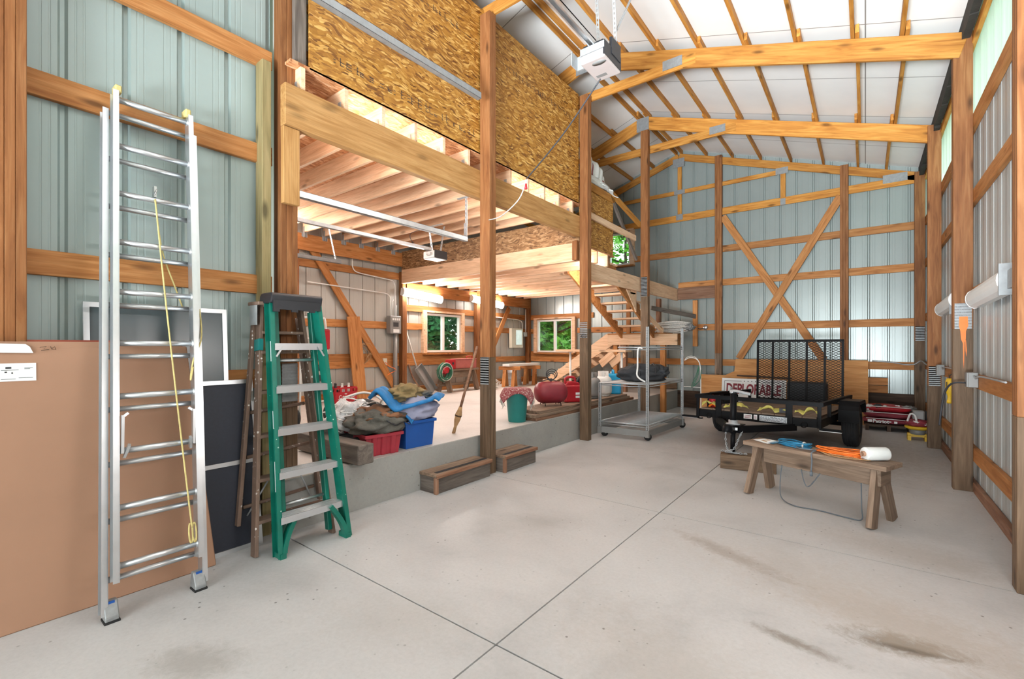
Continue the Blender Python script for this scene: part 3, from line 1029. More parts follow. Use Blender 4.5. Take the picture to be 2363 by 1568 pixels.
# ---- lower loft over the second bay, with a stair opening
l2 = obj('ceiling_loft', MB().box((-7.7, 6.17, 2.93), (-3.41, 7.30, 2.95)).box((-7.7, 7.30, 2.93), (-4.45, YB - .05, 2.95)), 'osb_pale', at=(-5.5, 8, 2.93))
struct(l2)
for k in range(12):
    y = 6.32 + 0.371 * k
    x1 = -3.42 if y < 7.35 else -4.45
    board('joist', (-7.6, y, 2.835), (x1, y, 2.835), 0.19, 0.038, 'joist_pine', l2, bev=0.002)
board('trimmer', (-4.43, 7.3, 2.835), (-4.43, YB - .1, 2.835), 0.19, 0.038, 'joist_pine', l2)
tag(board('landing_beam', (-3.43, 6.17, 2.585), (-3.43, 10.66, 2.585), 0.27, 0.04, 'joist_pine'), 'knotty beam running past the stairs to the far wall above the wheeled cart', 'beam')
tag(board('ledger_beam', (-3.40, 10.63, 2.60), (-2.45, 10.63, 2.60), 0.27, 0.04, 'red_wood'), 'dark brown short beam on the far wall beyond the stairs', 'beam')
sw = struct(obj('wall_stair', MB().box((-3.465, 6.17, 2.95), (-3.445, 7.32, 3.86)), 'osb', at=(-3.45, 6.7, 2.95)))
board('wall_cap', (-3.455, 6.17, 3.93), (-3.455, 7.36, 3.93), 0.13, 0.05, 'truss_pine', sw)
tag(board('guard_rail', (-3.42, 6.20, 3.46), (-3.42, 8.22, 3.43), 0.10, 0.04, 'joist_pine'), 'guard rail board nailed across the strand board above the stairs', 'rail')
tag(board('rail_brace', (-3.45, 7.22, 3.98), (-3.45, 8.35, 3.05), 0.07, 0.04, 'gray_wood', None, (0, 1, 0)), 'grey slanting brace from the strand board down to the guard rail', 'brace')
tag(board('knee_brace', (-3.44, 7.25, 4.02), (-3.40, 8.38, 3.72), 0.10, 0.04, 'truss_pine'), 'short slanting brace between the white draped sheets and the tall post', 'brace')
tag(board('corbel', (-3.46, 6.06, 2.99), (-3.46, 6.06, 2.70), 0.09, 0.08, 'post_pine', None, (0, 1, 0)), 'short timber corbel on the post under the knotty cross beam', 'board')

# ---- windows
def window(name, axis, pos, a0, a1, z0, z1, inward, split=True):
    """jamb box through the wall, white sash, two panes"""
    def B(p, q, d0, d1, mb):
        if axis == 'x':
            return mb.box((p[0], pos + inward * d0, p[1]), (q[0], pos + inward * d1, q[1]))
        return mb.box((pos + inward * d0, p[0], p[1]), (pos + inward * d1, q[0], q[1]))
    mb = MB()
    w = 0.045
    for p, q in (((a0, z0), (a0 + w, z1)), ((a1 - w, z0), (a1, z1)), ((a0 + w, z0), (a1 - w, z0 + w)), ((a0 + w, z1 - w), (a1 - w, z1))):
        B(p, q, -0.03, 0.05, mb)
    m = (a0 + a1) / 2
    if split:
        B((m - 0.035, z0 + w), (m + 0.035, z1 - w), -0.03, 0.03, mb)
    o = struct(obj(name, mb, 'white_paint', at=((m, pos, z0) if axis == 'x' else (pos, m, z0))))
    for p, q in (((a0 + w, m - 0.035), (m + 0.035, a1 - w)) if split else ((a0 + w, a1 - w),)):
        mb = MB()
        B((p, z0 + w), (q, z1 - w), -0.004, 0.0, mb)
        obj('pane', mb, 'glass', o, at=((p, pos, z0) if axis == 'x' else (pos, p, z0)))
    t = 0.10
    for p, q in (((a0 - t, z0 - 0.02), (a0, z1 + 0.02)), ((a1, z0 - 0.02), (a1 + t, z1 + 0.02)), ((a0 - t, z1 + 0.02), (a1 + t, z1 + 0.06))):
        mb = MB()
        B(p, q, 0.0, 0.09, mb)
        obj('casing', mb, 'joist_pine', o, at=((p[0], pos, p[1]) if axis == 'x' else (pos, p[0], p[1])))
    mb = MB()
    B((a0 - t, z0 - 0.05), (a1 + t, z0 - 0.015), 0.0, 0.16, mb)
    obj('sill', mb, 'pine', o, at=((a0, pos, z0) if axis == 'x' else (pos, a0, z0)))
    return o


window('window_1', 'y', XW, *W1, 1)
window('window_2', 'x', YB - .03, *W2, -1)
window('window_3', 'x', YB - .03, *W3, -1, False)

# ---- staircase: lower flight along the far wall, landing, upper flight to the loft
st = thing('staircase', 'open wooden staircase turning at a landing up to the lower loft', 'staircase', (-4.6, 9.4, PZ))
# lower flight climbs towards the main hall
a, b = V((-6.95, 0, 0.40)), V((-4.55, 0, 1.62))
for y in (9.62, 10.55):
    mb = MB().prism([(-6.62, y, PZ), (-6.32, y, PZ), (-4.55, y, 1.42), (-4.55, y, 1.68), (-4.70, y, 1.68)], (0, 0.04, 0))
    obj('stringer', mb, 'joist_pine', st, at=(-5.8, y, 1))
for k in range(8):
    x = -6.36 + k * 0.225
    z = 0.545 + k * 0.142
    board('tread', (x, 9.66, z), (x, 10.55, z), 0.038, 0.22, 'joist_pine', st)
# landing
mb = MB()
board('landing_deck', (-4.57, 10.02, 1.675), (-3.30, 10.02, 1.675), 0.03, 1.2, 'pine', st)
board('landing_rim', (-4.55, 9.42, 1.545), (-3.02, 9.42, 1.545), 0.23, 0.04, 'joist_pine', st)
board('landing_rim', (-3.30, 9.44, 1.545), (-3.30, 10.6, 1.545), 0.23, 0.04, 'pine', st)
for x, y in ((-4.40, 9.50), (-3.34, 9.50)):
    board('landing_post', (x, y, PZ if x < XE else 0), (x, y, 1.43), 0.10, 0.10, 'pine', st)
board('landing_post', (-4.22, 9.51, PZ), (-4.22, 9.51, 1.43), 0.10, 0.14, 'red_wood', st)
# upper flight climbs towards the camera
for x in (-4.24, -3.53):
    mb = MB()
    top = []
    for k in range(9):
        y = 9.42 - k * 0.268
        z = 1.69 + k * 0.142
        top += [(x, y, z), (x, y, z + 0.105), (x, y - 0.235, z + 0.135)]
    low = [(x, 9.42 - 8.9 * 0.268 + 0.1, 2.93 - 0.22), (x, 9.55, 1.50), (x, 9.60, 1.69)]
    mb.prism(top + low, (0.04, 0, 0))
    obj('stringer', mb, 'pine', st, at=(x, 8.5, 1.7))
for k in range(8):
    y = 9.42 - k * 0.268 - 0.12
    z = 1.835 + k * 0.142
    board('tread', (-4.26, y, z), (-3.47, y, z), 0.036, 0.25, 'joist_pine', st)
mb = MB().prism([(-3.50, 8.40, 2.45), (-3.50, 7.95, 2.45), (-3.50, 8.40, 2.06)], (0.03, 0, 0))
obj('gusset_board', mb, 'joist_pine', st, at=(-3.5, 8.2, 2.2))
board('newel_strut', (-4.30, 9.95, 1.69), (-4.30, 9.95, 2.75), 0.09, 0.06, 'pine', st, (1, 0, 0))
board('newel_strut', (-3.80, 10.5, 1.69), (-3.80, 10.5, 2.5), 0.09, 0.12, 'red_wood', st, (1, 0, 0))
# handrail parts seen past the cart
tag(board('stair_rail', (-3.36, 8.6, 2.02), (-3.30, 9.35, 1.72), 0.09, 0.04, 'joist_pine'), 'slanting rail board beside the coiled white rope', 'rail')
tag(board('rail_board', (-3.60, 9.50, 2.22), (-2.96, 10.45, 2.06), 0.09, 0.035, 'gray_wood'), 'thin grey rail running behind the rope bundle to the stub post', 'rail')
tag(board('stub_post', (-2.98, 10.5, 1.40), (-2.98, 10.5, 2.42), 0.10, 0.05, 'pine', None, (1, 0, 0)), 'short stub post rising from the end of the rope bundle', 'post')

# ---- trees and ground outside
struct(obj('ground', MB().box((-40, -30, -0.6), (30, 45, -0.25)), 'lawn', at=(0, 0, -0.3)))


def tree(label, x, y, h, r, mat, seed, n=2600):
    t = thing('leafy_tree', label, 'tree', (x, y, -0.25), group='trees outside the windows')
    rs = random.Random(seed)
    mb = MB()
    mb.tube([(x, y, -0.25), (x + .05, y, h * .4), (x, y + .1, h * .8)], [.12, .09, .03], 8)
    for k in range(9):
        a = rs.uniform(0, 2 * PI)
        z = h * rs.uniform(.12, .75)
        mb.tube([(x, y, z), (x + math.cos(a) * r * .5, y + math.sin(a) * r * .5, z + .3), (x + math.cos(a) * r * .85, y + math.sin(a) * r * .85, z + .35)], [.04, .025, .008], 5)
    obj('trunk', mb, 'bark', t, at=(x, y, 0))
    mb = MB()
    lumps = [(V((rs.gauss(0, .45) * r, rs.gauss(0, .45) * r, rs.uniform(.05, 1) * h)), rs.uniform(.25, .5) * r) for _ in range(34)]
    for k in range(n):
        c, rad = rs.choice(lumps)
        d = V((rs.gauss(0, 1), rs.gauss(0, 1), rs.gauss(0, .8)))
        d.normalize()
        p = V((x, y, 0)) + c + d * rad * rs.uniform(.55, 1)
        if p.z < -.2:
            continue
        s = rs.uniform(.08, .17)
        u = V((rs.gauss(0, 1), rs.gauss(0, 1), rs.gauss(0, .5))).normalized()
        w = u.cross(d)
        if w.length < .1:
            continue
        w.normalize()
        q = [p - u * s, p + w * s * .45 + d * .015, p + u * s, p - w * s * .45 + d * .015]
        mb.bm.faces.new([mb.bm.verts.new(v) for v in q])
    me = mb.mesh('foliage', mat)
    put('foliage', me, t)
    return t


tree('dark evergreen bush filling the casement window of the side room', -10.3, 8.6, 4.2, 1.7, 'leaf_a', 1, 9000)
tree('second dark bush outside the casement window, deeper in its view', -11.4, 12.0, 5.0, 2.2, 'leaf_a', 2, 9000)
tree('bright leafy tree outside the sliding window near the stairs', -8.6, 13.6, 4.4, 1.7, 'leaf_b', 3, 9000)
tree('second bright tree outside the sliding window, further along', -11.0, 17.0, 5.6, 2.6, 'leaf_b', 4, 9000)
tree('tall tree seen through the small loft window', -6.9, 15.6, 7.5, 2.0, 'leaf_b', 5, 1500)

# ================================================================== LAMPS
def tube_light(label, M, L=1.22, on=True, group=None, glow='led'):
    """wrap-around strip light; local X along it, local Y points into the room, origin on its back"""
    t = thing('strip_light', label, 'light', None, group=group, M=M)
    mb = MB().box((-L / 2, 0, -0.075), (L / 2, 0.035, 0.075))
    obj('housing', mb, 'white_paint', t, local=True)
    mb = MB()
    prof = [(0.035, -0.08), (0.055, -0.082), (0.085, -0.062), (0.102, -0.03), (0.106, 0), (0.102, 0.03), (0.085, 0.062), (0.055, 0.082), (0.035, 0.08)]
    mb.prism([(-L / 2 + .02, y, z) for y, z in prof], (L - .04, 0, 0))
    obj('diffuser', mb, glow if on else 'white_plastic', t, local=True)
    for s in (-1, 1):
        mb = MB().prism([(s * (L / 2 - .02), y * 1.02, z * 1.03) for y, z in prof], (s * 0.022, 0, 0))
        obj('end_cap', mb, 'white_plastic', t, local=True)
    return t


def facing(loc, n):
    """local Y along n, local Z up"""
    y = V(n).normalized()
    x = y.cross(V((0, 0, 1))).normalized()
    M = Matrix((x, y, V((0, 0, 1)))).transposed().to_4x4()
    M.translation = V(loc)
    return M


GL = 'glowing strip lights in the side room'
tube_light('glowing strip light on the side room wall just above the casement window', facing((-7.575, 6.62, 2.49), (1, 0, -.15)), 1.12, True, GL)
tube_light('glowing strip light partly hidden by the tall post between the two box steps', facing((-7.575, 8.75, 2.52), (1, 0, -.15)), 1.22, True, GL)
tube_light('assumed glowing strip light high in the side room behind the end post', facing((-7.575, 3.12, 3.13), (1, 0, -.15)), 1.22, True, GL)  # assumed lamp, hidden by the post, to brighten the nearby joists
for y, x, z, lab in ((2.75, -3.50, 3.245, 'added fill light on the hidden side of the header beam by the blue wall'),
                    (5.0, -3.50, 3.245, 'added fill light on the hidden side of the header beam past the tall post'),
                    (7.0, -3.48, 2.66, 'added fill light on the hidden side of the beam beside the stairs')):
    tube_light(lab, facing((x, y, z), (-1, 0, -.1)), 1.22, True, GL, 'led_fill')  # added lamps, unseen behind the beams, brightening side room walls and joists
WL = 'unlit strip lights along the siding'
tube_light('larger-looking unlit white strip light on the metal wall, its whole length showing', facing((0.80, 5.02, 1.83), (-1, 0, -.05)), 1.22, False, WL)
tube_light('small unlit white strip light showing past the post with the orange paint drip', facing((0.80, 7.25, 1.88), (-1, 0, -.05)), 1.22, False, WL)
tube_light('added glowing strip light, assumed out of view on the metal wall', facing((0.80, 2.3, 1.95), (-1, 0, -.05)), 1.22, True, glow='led_added')  # added lamp, assumed and unseen, lighting the blue wall and ladder sideways
for y in (4.40, 6.66):
    t = thing('light_bracket', 'grey mounting box at the end of the ' + ('large' if y < 5 else 'small') + ' unlit strip light', 'bracket', (0.80, y, 1.76))
    obj('plate', MB().box((0.70, y - 0.02, 1.74), (0.80, y, 1.95)).box((0.74, y - 0.14, 1.78), (0.80, y - 0.02, 1.90)), 'plate', t, at=(0.78, y, 1.8))

# ================================================================== DOOR OPENERS AND TRACKS
t = thing('garage_door_opener', 'grey and black garage door opener hanging from perforated straps under the roof', 'door opener', (-1.55, 3.05, 3.30))
x0, x1, y0, y1, z0 = -1.70, -1.42, 2.92, 3.32, 3.34
mb = MB().box((x0, y0, z0), (x1, y1, z0 + 0.09)).bevel(0.012, 2)
obj('light_cover', mb, 'pink_gray', t, at=(-1.55, 3.1, z0))
mb = MB().box((x0 + .02, y0 + .02, z0 + 0.09), (x1 - .02, y1, z0 + 0.20)).bevel(0.008)
obj('motor_housing', mb, 'black_plastic', t, at=(-1.55, 3.1, z0 + .1))
obj('side_plate', MB().box((x1 - .015, y0, z0 + .02), (x1 + .004, y1, z0 + .17)).box((x1 - .02, y0 + .16, z0 + .1), (x1 + .01, y1 - .02, z0 + .28)), 'black_plastic', t, at=(x1, 3.1, z0))
obj('end_panel', MB().box((x0, y0 - .005, z0 + .09), (x1, y0 + .02, z0 + .16)), 'galv', t, at=(-1.55, y0, z0))
obj('side_bracket', MB().box((x0 - .10, y0 + .1, z0 + .02), (x0, y0 + .12, z0 + .17)).box((x0 - .10, y0 - .02, z0 + .02), (x0 - .09, y0 + .1, z0 + .17)), 'galv', t, at=(x0, y0, z0))
for s in (-1, 1):
    mb = MB().lathe([(0.0, 0), (0.035, 0), (0.04, .01), (0.04, .03), (0, .03)], Matrix.Translation((-1.56 + s * .06, y1, z0 + .14)) @ Matrix.Rotation(PI / 2, 4, 'X'))
    obj('sprocket', mb, 'black_plastic', t, at=(-1.56 + s * .06, y1, z0 + .14))
obj('warning_label', MB().box((-1.66, y0 + .28, z0 - .001), (-1.54, y0 + .33, z0)), 'electric_gray', t, at=(-1.6, 3.2, z0))
obj('bulb_slot', MB().lathe([(0, 0), (.05, 0), (.05, .001), (0, .001)], Matrix.Translation((-1.52, y0 + .08, z0 - .001)) @ Matrix.Diagonal((1.6, .8, 1, 1)), 20), 'electric_gray', t, at=(-1.52, y0 + .08, z0))
mb = MB().box((-1.60, YF + .4, 3.50), (-1.585, 2.96, 3.56)).box((-1.545, YF + .4, 3.50), (-1.53, 2.96, 3.56)).box((-1.60, YF + .4, 3.545), (-1.53, 2.96, 3.56))
obj('rail', mb, 'steel', t, at=(-1.565, 0, 3.5))


def perforated(p0, p1, w, parent, name='hanger_strap', t=0.005):
    """angle iron with a row of holes"""
    M, L = frame(p0, p1, (1, 0, 0) if abs((V(p1) - V(p0)).normalized().x) < .9 else (0, 0, 1))
    mb = MB()
    n = int(L / 0.05)
    for s in (-1, 1):
        mb.box((0, -t / 2, s * w / 2 - (w * .3 if s > 0 else 0)), (L, t / 2, s * w / 2 + (w * .3 if s < 0 else 0)), M)
    for k in range(n + 1):
        a = L * k / max(n, 1)
        mb.box((max(0, a - .012), -t / 2, -w * .2), (min(L, a + .012), t / 2, w * .2), M)
    return obj(name, mb, 'galv', parent, at=p0)


perforated((-1.62, 3.20, 3.50), (-1.62, 3.10, 4.60), 0.035, t)
perforated((-1.43, 3.22, 3.50), (-1.43, 3.12, 4.60), 0.035, t)
perforated((-1.43, 3.22, 3.75), (-1.30, 3.75, 4.75), 0.03, t)
mb = MB().tube(bez([(-1.52, 3.02, 3.34), (-1.95, 3.2, 3.12), (-2.42, 3.35, 2.91)], 6), 0.006, 6)
o = tag(obj('pull_cord', mb, 'ink', at=(-1.52, 3.02, 3.34)), 'dark pull cord stretching from the hanging opener towards the tall post', 'cord')
mb = MB().tube(bez([(-2.42, 3.35, 2.91), (-2.60, 3.48, 2.80), (-2.95, 3.65, 2.74), (-3.25, 3.80, 2.78)], 6), 0.006, 6).tube([(-2.42, 3.35, 2.91), (-2.425, 3.35, 2.86)], .006, 6)
obj('light_cord', mb, 'rope', o, at=(-3, 3.6, 2.8))
mb = MB().tube([(-2.425, 3.35, 2.87), (-2.425, 3.35, 2.82)], [0.008, 0.014], 6)
obj('handle', mb, 'red_plastic', o, at=(-2.42, 3.35, 2.82))


opener_root = t
opener_root.matrix_basis = Matrix.Translation((-2.0, 3.98, 4.125)) @ Matrix.Diagonal((.88, .88, .88, 1)) @ Matrix.Translation((1.56, -3.12, -3.43)) @ opener_root.matrix_basis


def track(label, p0, p1, w=0.055):
    M, L = frame(p0, p1)
    mb = MB()
    mb.box((0, -w * .5, -w / 2), (L, -w * .5 + .003, w / 2), M)
    mb.box((0, -w * .5, w / 2 - .003), (L, w * .35, w / 2), M)
    mb.box((0, -w * .5, -w / 2), (L, w * .35, -w / 2 + .003), M)
    mb.box((0, w * .3, w / 2 - .014), (L, w * .35, w / 2), M)
    mb.box((0, w * .3, -w / 2), (L, w * .35, -w / 2 + .014), M)
    return tag(obj('door_track', mb, 'track', at=p0), label, 'track', 'overhead door tracks')


track('steel door track sloping across the golden strand board wall', (-3.18, 0.2, 3.93), (-3.18, 3.56, 4.00), 0.065)
a = track('steel door track under the loft joists ending at a perforated hanger', (-4.10, 1.69, 2.79), (-4.10, 4.34, 2.79), 0.06)
perforated((-4.10, 4.34, 2.76), (-4.10, 4.34, 3.34), 0.035, a)
obj('hanger_plate', MB().box((-4.25, 4.32, 3.335), (-4.0, 4.36, 3.345)).box((-4.13, 4.33, 2.80), (-4.10, 4.335, 3.0)), 'galv', a, at=(-4.1, 4.34, 3.34))
a = track('short steel door track beside the side room wall under the joists', (-6.90, 1.69, 2.79), (-6.90, 4.28, 2.80), 0.06)
perforated((-6.90, 4.20, 2.80), (-6.95, 4.10, 3.352), 0.035, a)
t = thing('garage_door_opener', 'small white opener with an open bulb under the loft joists', 'door opener', (-5.50, 5.05, 2.80))
mb = MB().box((-5.62, 4.95, 2.80), (-5.38, 5.25, 2.92)).bevel(.01)
obj('motor_housing', mb, 'white_plastic', t, at=(-5.5, 5.1, 2.8))
obj('end_panel', MB().box((-5.379, 4.97, 2.805), (-5.372, 5.24, 2.93)).box((-5.6, 5.25, 2.81), (-5.39, 5.256, 2.91)), 'black_plastic', t, at=(-5.38, 5.1, 2.8))
obj('bulb', MB().blob((-5.48, 4.93, 2.87), (.035, .035, .035), 1, 0, sub=2), 'white_plastic', t, at=(-5.48, 4.93, 2.87))
obj('rail', MB().box((-5.53, 1.75, 2.93), (-5.47, 5.0, 2.975)), 'galv', t, at=(-5.5, 3, 2.93))
perforated((-5.58, 5.12, 2.92), (-5.60, 5.05, 3.35), 0.035, t)
perforated((-5.42, 5.14, 2.92), (-5.40, 5.20, 3.35), 0.035, t)
obj('hanger_plate', MB().box((-5.7, 5.05, 3.335), (-5.3, 5.09, 3.345)), 'galv', t, at=(-5.5, 5, 3.34))
mb = MB().tube(bez([(-5.55, 5.0, 3.3), (-5.75, 4.8, 3.2), (-5.7, 4.85, 3.02), (-5.55, 4.95, 2.93)], 6), .005, 5)
obj('cable', mb, 'ink', t, at=(-5.6, 4.9, 3.1))

# ================================================================== ELECTRICS
t = thing('fuse_box', 'grey electrical box with a dark window beside the long diagonal brace', 'electrical box', (-7.6, 5.95, 1.66))
obj('enclosure', MB().box((-7.70, 5.80, 1.66), (-7.56, 6.07, 2.02)).bevel(.008), 'electric_gray', t, at=(-7.6, 5.95, 1.66))
obj('window', MB().box((-7.562, 5.87, 1.80), (-7.556, 6.00, 1.89)), 'ink', t, at=(-7.56, 5.93, 1.8))
obj('label', MB().box((-7.562, 5.87, 1.68), (-7.556, 6.02, 1.75)), 'paper', t, at=(-7.56, 5.93, 1.7))
mb = MB()
for k in range(4):
    mb.box((-7.562, 5.85 + k * .05, 1.93), (-7.556, 5.88 + k * .05, 1.975))
obj('switches', mb, 'white_plastic', t, at=(-7.56, 5.93, 1.95))
mb = MB()
CX = -7.66
mb.tube(bez([(CX, 5.00, 3.06), (CX, 5.00, 2.92), (CX, 5.06, 2.83), (CX, 5.2, 2.80)], 5) + [(CX, 5.85, 2.76)] + bez([(CX, 5.93, 2.74), (CX, 5.98, 2.68), (CX, 5.99, 2.58)], 4) + [(CX, 5.99, 2.02)], .011, 6)
mb.tube([(CX + .03, 4.1, 2.52), (CX + .03, 5.70, 2.47)] + bez([(CX + .03, 5.78, 2.455), (CX + .03, 5.84, 2.40), (CX + .03, 5.85, 2.3)], 4) + [(CX + .03, 5.86, 2.02)], .011, 6)
mb.tube([(CX, 5.91, 2.02), (CX, 5.91, 2.30), (CX, 5.95, 2.36)], .009, 6).tube([(CX, 6.03, 2.02), (CX, 6.03, 2.25)], .009, 6)
obj('conduit', mb, 'white_paint', t, at=(CX, 5.9, 2.4))
obj('riser_pipe', MB().tube([(CX + .03, 5.97, 1.66), (CX + .03, 5.97, PZ)], .045, 12), 'electric_gray', t, at=(CX, 5.97, PZ))
t = thing('electrical_panel', 'small cream electrical panel with a shiny door beside the short diagonal brace', 'electrical panel', (-7.66, 10.1, 1.36))
obj('cabinet', MB().box((-7.70, 9.84, 1.36), (-7.60, 10.36, 1.90)).bevel(.006), 'cream', t, at=(-7.65, 10.1, 1.36))
obj('door', MB().box((-7.60, 10.02, 1.45), (-7.592, 10.30, 1.85)), 'steel', t, at=(-7.6, 10.15, 1.45))
mb = MB().tube([(-7.66, 8.9, 2.18), (-7.66, 10.2, 2.14)] + bez([(-7.66, 10.30, 2.13), (-7.66, 10.38, 2.08), (-7.66, 10.40, 1.98)], 4) + [(-7.66, 10.42, 1.78)], .012, 6).tube([(-7.63, 10.52, 2.45), (-7.63, 10.52, 1.80)], .014, 6)
obj('conduit', mb, 'white_paint', t, at=(-7.66, 10, 2))
obj('junction_box', MB().box((-7.69, 10.40, 1.68), (-7.60, 10.56, 1.80)), 'galv', t, at=(-7.65, 10.48, 1.7))
mb = MB().box((-7.70, 5.70, 1.02), (-7.665, 5.80, 1.16)).bevel(.004)
t = tag(obj('wall_outlet', mb, 'cream', at=(-7.68, 5.75, 1.02)), 'cream wall outlet with a plug near the foot of the long diagonal brace', 'outlet')
mb = MB().tube(bez([(-7.66, 5.75, 1.08), (-7.6, 5.8, 1.0), (-7.58, 5.92, .95), (-7.6, 5.95, .90), (-7.62, 5.85, .86), (-7.66, 5.76, .80)], 5), .007, 6)
obj('cable', mb, 'orange_cord', t, at=(-7.6, 5.8, .9))
mb = MB()
for k in range(4):
    mb.tube(arc((-7.655, 5.15 + k * .03, 1.20 + k * .02), .17 + .012 * k, 0, 2 * PI, 24, (0, 1, 0), (0.02 * k, 0.1 * k, 1))[:-1], .006, 5, True)
for k in range(3):
    mb.tube(arc((-7.655, 5.42 + k * .02, 1.12), .12 + .02 * k, 0, PI, 14, (0, 1, 0), (0, 0, 1)), .006, 5)
tag(obj('coiled_cord', mb, 'straw', at=(-7.65, 5.2, 1.0)), 'thin tan cord coiled on the side room wall behind the long diagonal brace', 'cord')
for y, lab in ((5.98, 'grey junction box on the girt beside the post with orange paint'), (8.22, 'grey junction box above the hanging yellow work light')):
    t = thing('junction_box', lab, 'outlet box', (0.8, y, 1.06))
    obj('box', MB().box((0.75, y - 0.06, 1.02), (0.82, y + 0.06, 1.16)).bevel(.005), 'electric_gray', t, at=(.78, y, 1.02))
    obj('cover', MB().box((0.742, y - 0.055, 1.025), (0.75, y + 0.055, 1.155)), 'electric_gray', t, at=(.745, y, 1.02))
    mb = MB().tube(bez([(0.79, y - .06, 1.13), (0.79, y - .14, 1.11), (0.80, y - .3, 1.135), (0.80, y - 1.2, 1.14)], 5), .008, 6)
    obj('cable', mb, 'galv', t, at=(.79, y, 1.1))
mb = MB().tube(bez([(0.74, 5.98, 1.06), (0.66, 6.02, 1.05), (0.62, 6.10, .98), (0.60, 6.14, .86), (0.585, 6.16, .70), (0.58, 6.17, .62)], 5), .009, 6)
tag(obj('extension_lead', mb, 'ink', at=(.6, 6.1, .62)), 'dark cord hanging from the junction box across the post with orange paint', 'cord')
t = thing('work_light', 'yellow hand work light hanging from a junction box on the metal wall', 'work light', (0.775, 7.30, 0.74))
obj('body', MB().lathe([(0, .0), (.026, .0), (.030, .02), (.022, .045), (.02, .08), (.028, .11), (.038, .14), (.038, .26), (.026, .29), (0, .29)], Matrix.Translation((.775, 7.30, .74))), 'yellow', t, at=(.775, 7.3, .74))
obj('grille', MB().box((.742, 7.26, .90), (.747, 7.31, .99)), 'ink', t, at=(.745, 7.3, .9))
obj('hook', MB().tube(bez([(.775, 7.30, 1.02), (.775, 7.31, 1.06), (.80, 7.33, 1.08)], 5), .006, 6), 'ink', t, at=(.775, 7.3, 1.02))
mb = MB().tube(bez([(0.1, 10.69, 1.135), (0.40, 10.66, 1.11), (.55, 10.60, 1.08), (.68, 10.60, 1.09), (.76, 10.55, 1.15), (.79, 9.9, 1.10), (.79, 8.6, 1.12)], 6), .012, 6)
tag(obj('armoured_cable', mb, 'galv', at=(.5, 10.6, 1.1)), 'grey armoured cable drooping round the far corner post', 'cable')

# ================================================================== LEFT WALL LEANERS
def slab(Y0, Y1, xb, xt, z0, z1, t, mb=None, dy=0.0):
    """sheet leaning on the wall: front face from (xb,z0) to (xt,z1), thickness t towards the wall"""
    mb = mb or MB()
    vs = []
    for a, d in ((Y0, 0), (Y1, dy)):
        for x, z in ((xb, z0), (xt, z1), (xt - t, z1), (xb - t, z0)):
            vs.append(mb.bm.verts.new((x, a + d * (z / 1.4), z)))
    for f in ((3, 2, 1, 0), (4, 5, 6, 7), (0, 1, 5, 4), (1, 2, 6, 5), (2, 3, 7, 6), (3, 0, 4, 7)):
        mb.bm.faces.new([vs[i] for i in f])
    return mb


def on_slab(y, z, xb, xt, zt, off=0.0):
    return V((xb + (xt - xb) * z / zt + off, y, z))


t = thing('cardboard_carton', 'large flat tan cardboard carton leaning on the wall behind the aluminium ladder', 'carton', (-3.3, 0.3, 0))
CB = (-3.285, -3.405, 1.40)
mb = slab(-0.70, 1.165, CB[0], CB[1], 0.0, CB[2], 0.045, None, -.125)
mb.bevel(.006, 1)
obj('carton', mb, 'cardboard', t, at=(-3.3, 0.3, 0))
mb = slab(-0.70, 1.12, -3.400, -3.408, 1.335, 1.425, 0.006, None, -.11)
obj('top_flap', mb, 'cardboard', t, at=(-3.4, 0.3, 1.33))


def sticker(y0, y1, z0, z1, parent, nm='shipping_label'):
    mb = MB()
    q = [on_slab(y0, z0, *CB, 0.0035), on_slab(y1, z0, *CB, 0.0035), on_slab(y1, z1, *CB, 0.0035), on_slab(y0, z1, *CB, 0.0035)]
    mb.prism(q, (-0.003, 0, 0))
    return obj(nm, mb, 'paper', parent, at=q[0])


s1 = sticker(0.10, 0.372, 1.225, 1.315, t)
mb = MB()
for (a, b, c, d) in ((.265, .285, 1.288, 1.297), (.285, .29, 1.262, 1.27), (.262, .27, 1.268, 1.274), (.25, .31, 1.28, 1.282), (.33, .36, 1.29, 1.292), (.33, .35, 1.285, 1.287), (.31, .36, 1.24, 1.242), (.25, .30, 1.235, 1.237), (.15, .23, 1.25, 1.253), (.13, .22, 1.27, 1.273)):
    q = [on_slab(a, c, *CB, .0045), on_slab(b, c, *CB, .0045), on_slab(b, d, *CB, .0045), on_slab(a, d, *CB, .0045)]
    mb.prism(q, (-.001, 0, 0))
obj('label_print', mb, 'ink', s1, at=(-3.38, .3, 1.25))
mb = MB().prism([on_slab(.1, 1.372, *CB, .009), on_slab(.362, 1.366, *CB, .009), on_slab(.35, 1.398, *CB, .010), on_slab(.335, 1.412, *CB, .010), on_slab(.1, 1.418, *CB, .009)], (-.003, 0, 0))
obj('shipping_label', mb, 'paper', t, at=(-3.4, .2, 1.38))
mb = MB()                                    # marker scrawl
for pts in ([(.385, 1.395), (.41, 1.40), (.40, 1.388), (.42, 1.383), (.39, 1.38)], [(.425, 1.40), (.43, 1.385), (.445, 1.383), (.44, 1.40), (.432, 1.39)]):
    mb.tube([on_slab(y, z, *CB, .0105) for y, z in pts], .0014, 4)
obj('marker_scrawl', mb, 'dark_wood', t, at=(-3.4, .4, 1.39))
mb = slab(-0.72, 1.03, -3.345, -3.462, 0.0, 1.435, 0.018)
tag(obj('flat_carton', mb, 'red_card', at=(-3.4, .2, 0)), 'dull red flat box showing as a strip above the cardboard carton', 'carton')


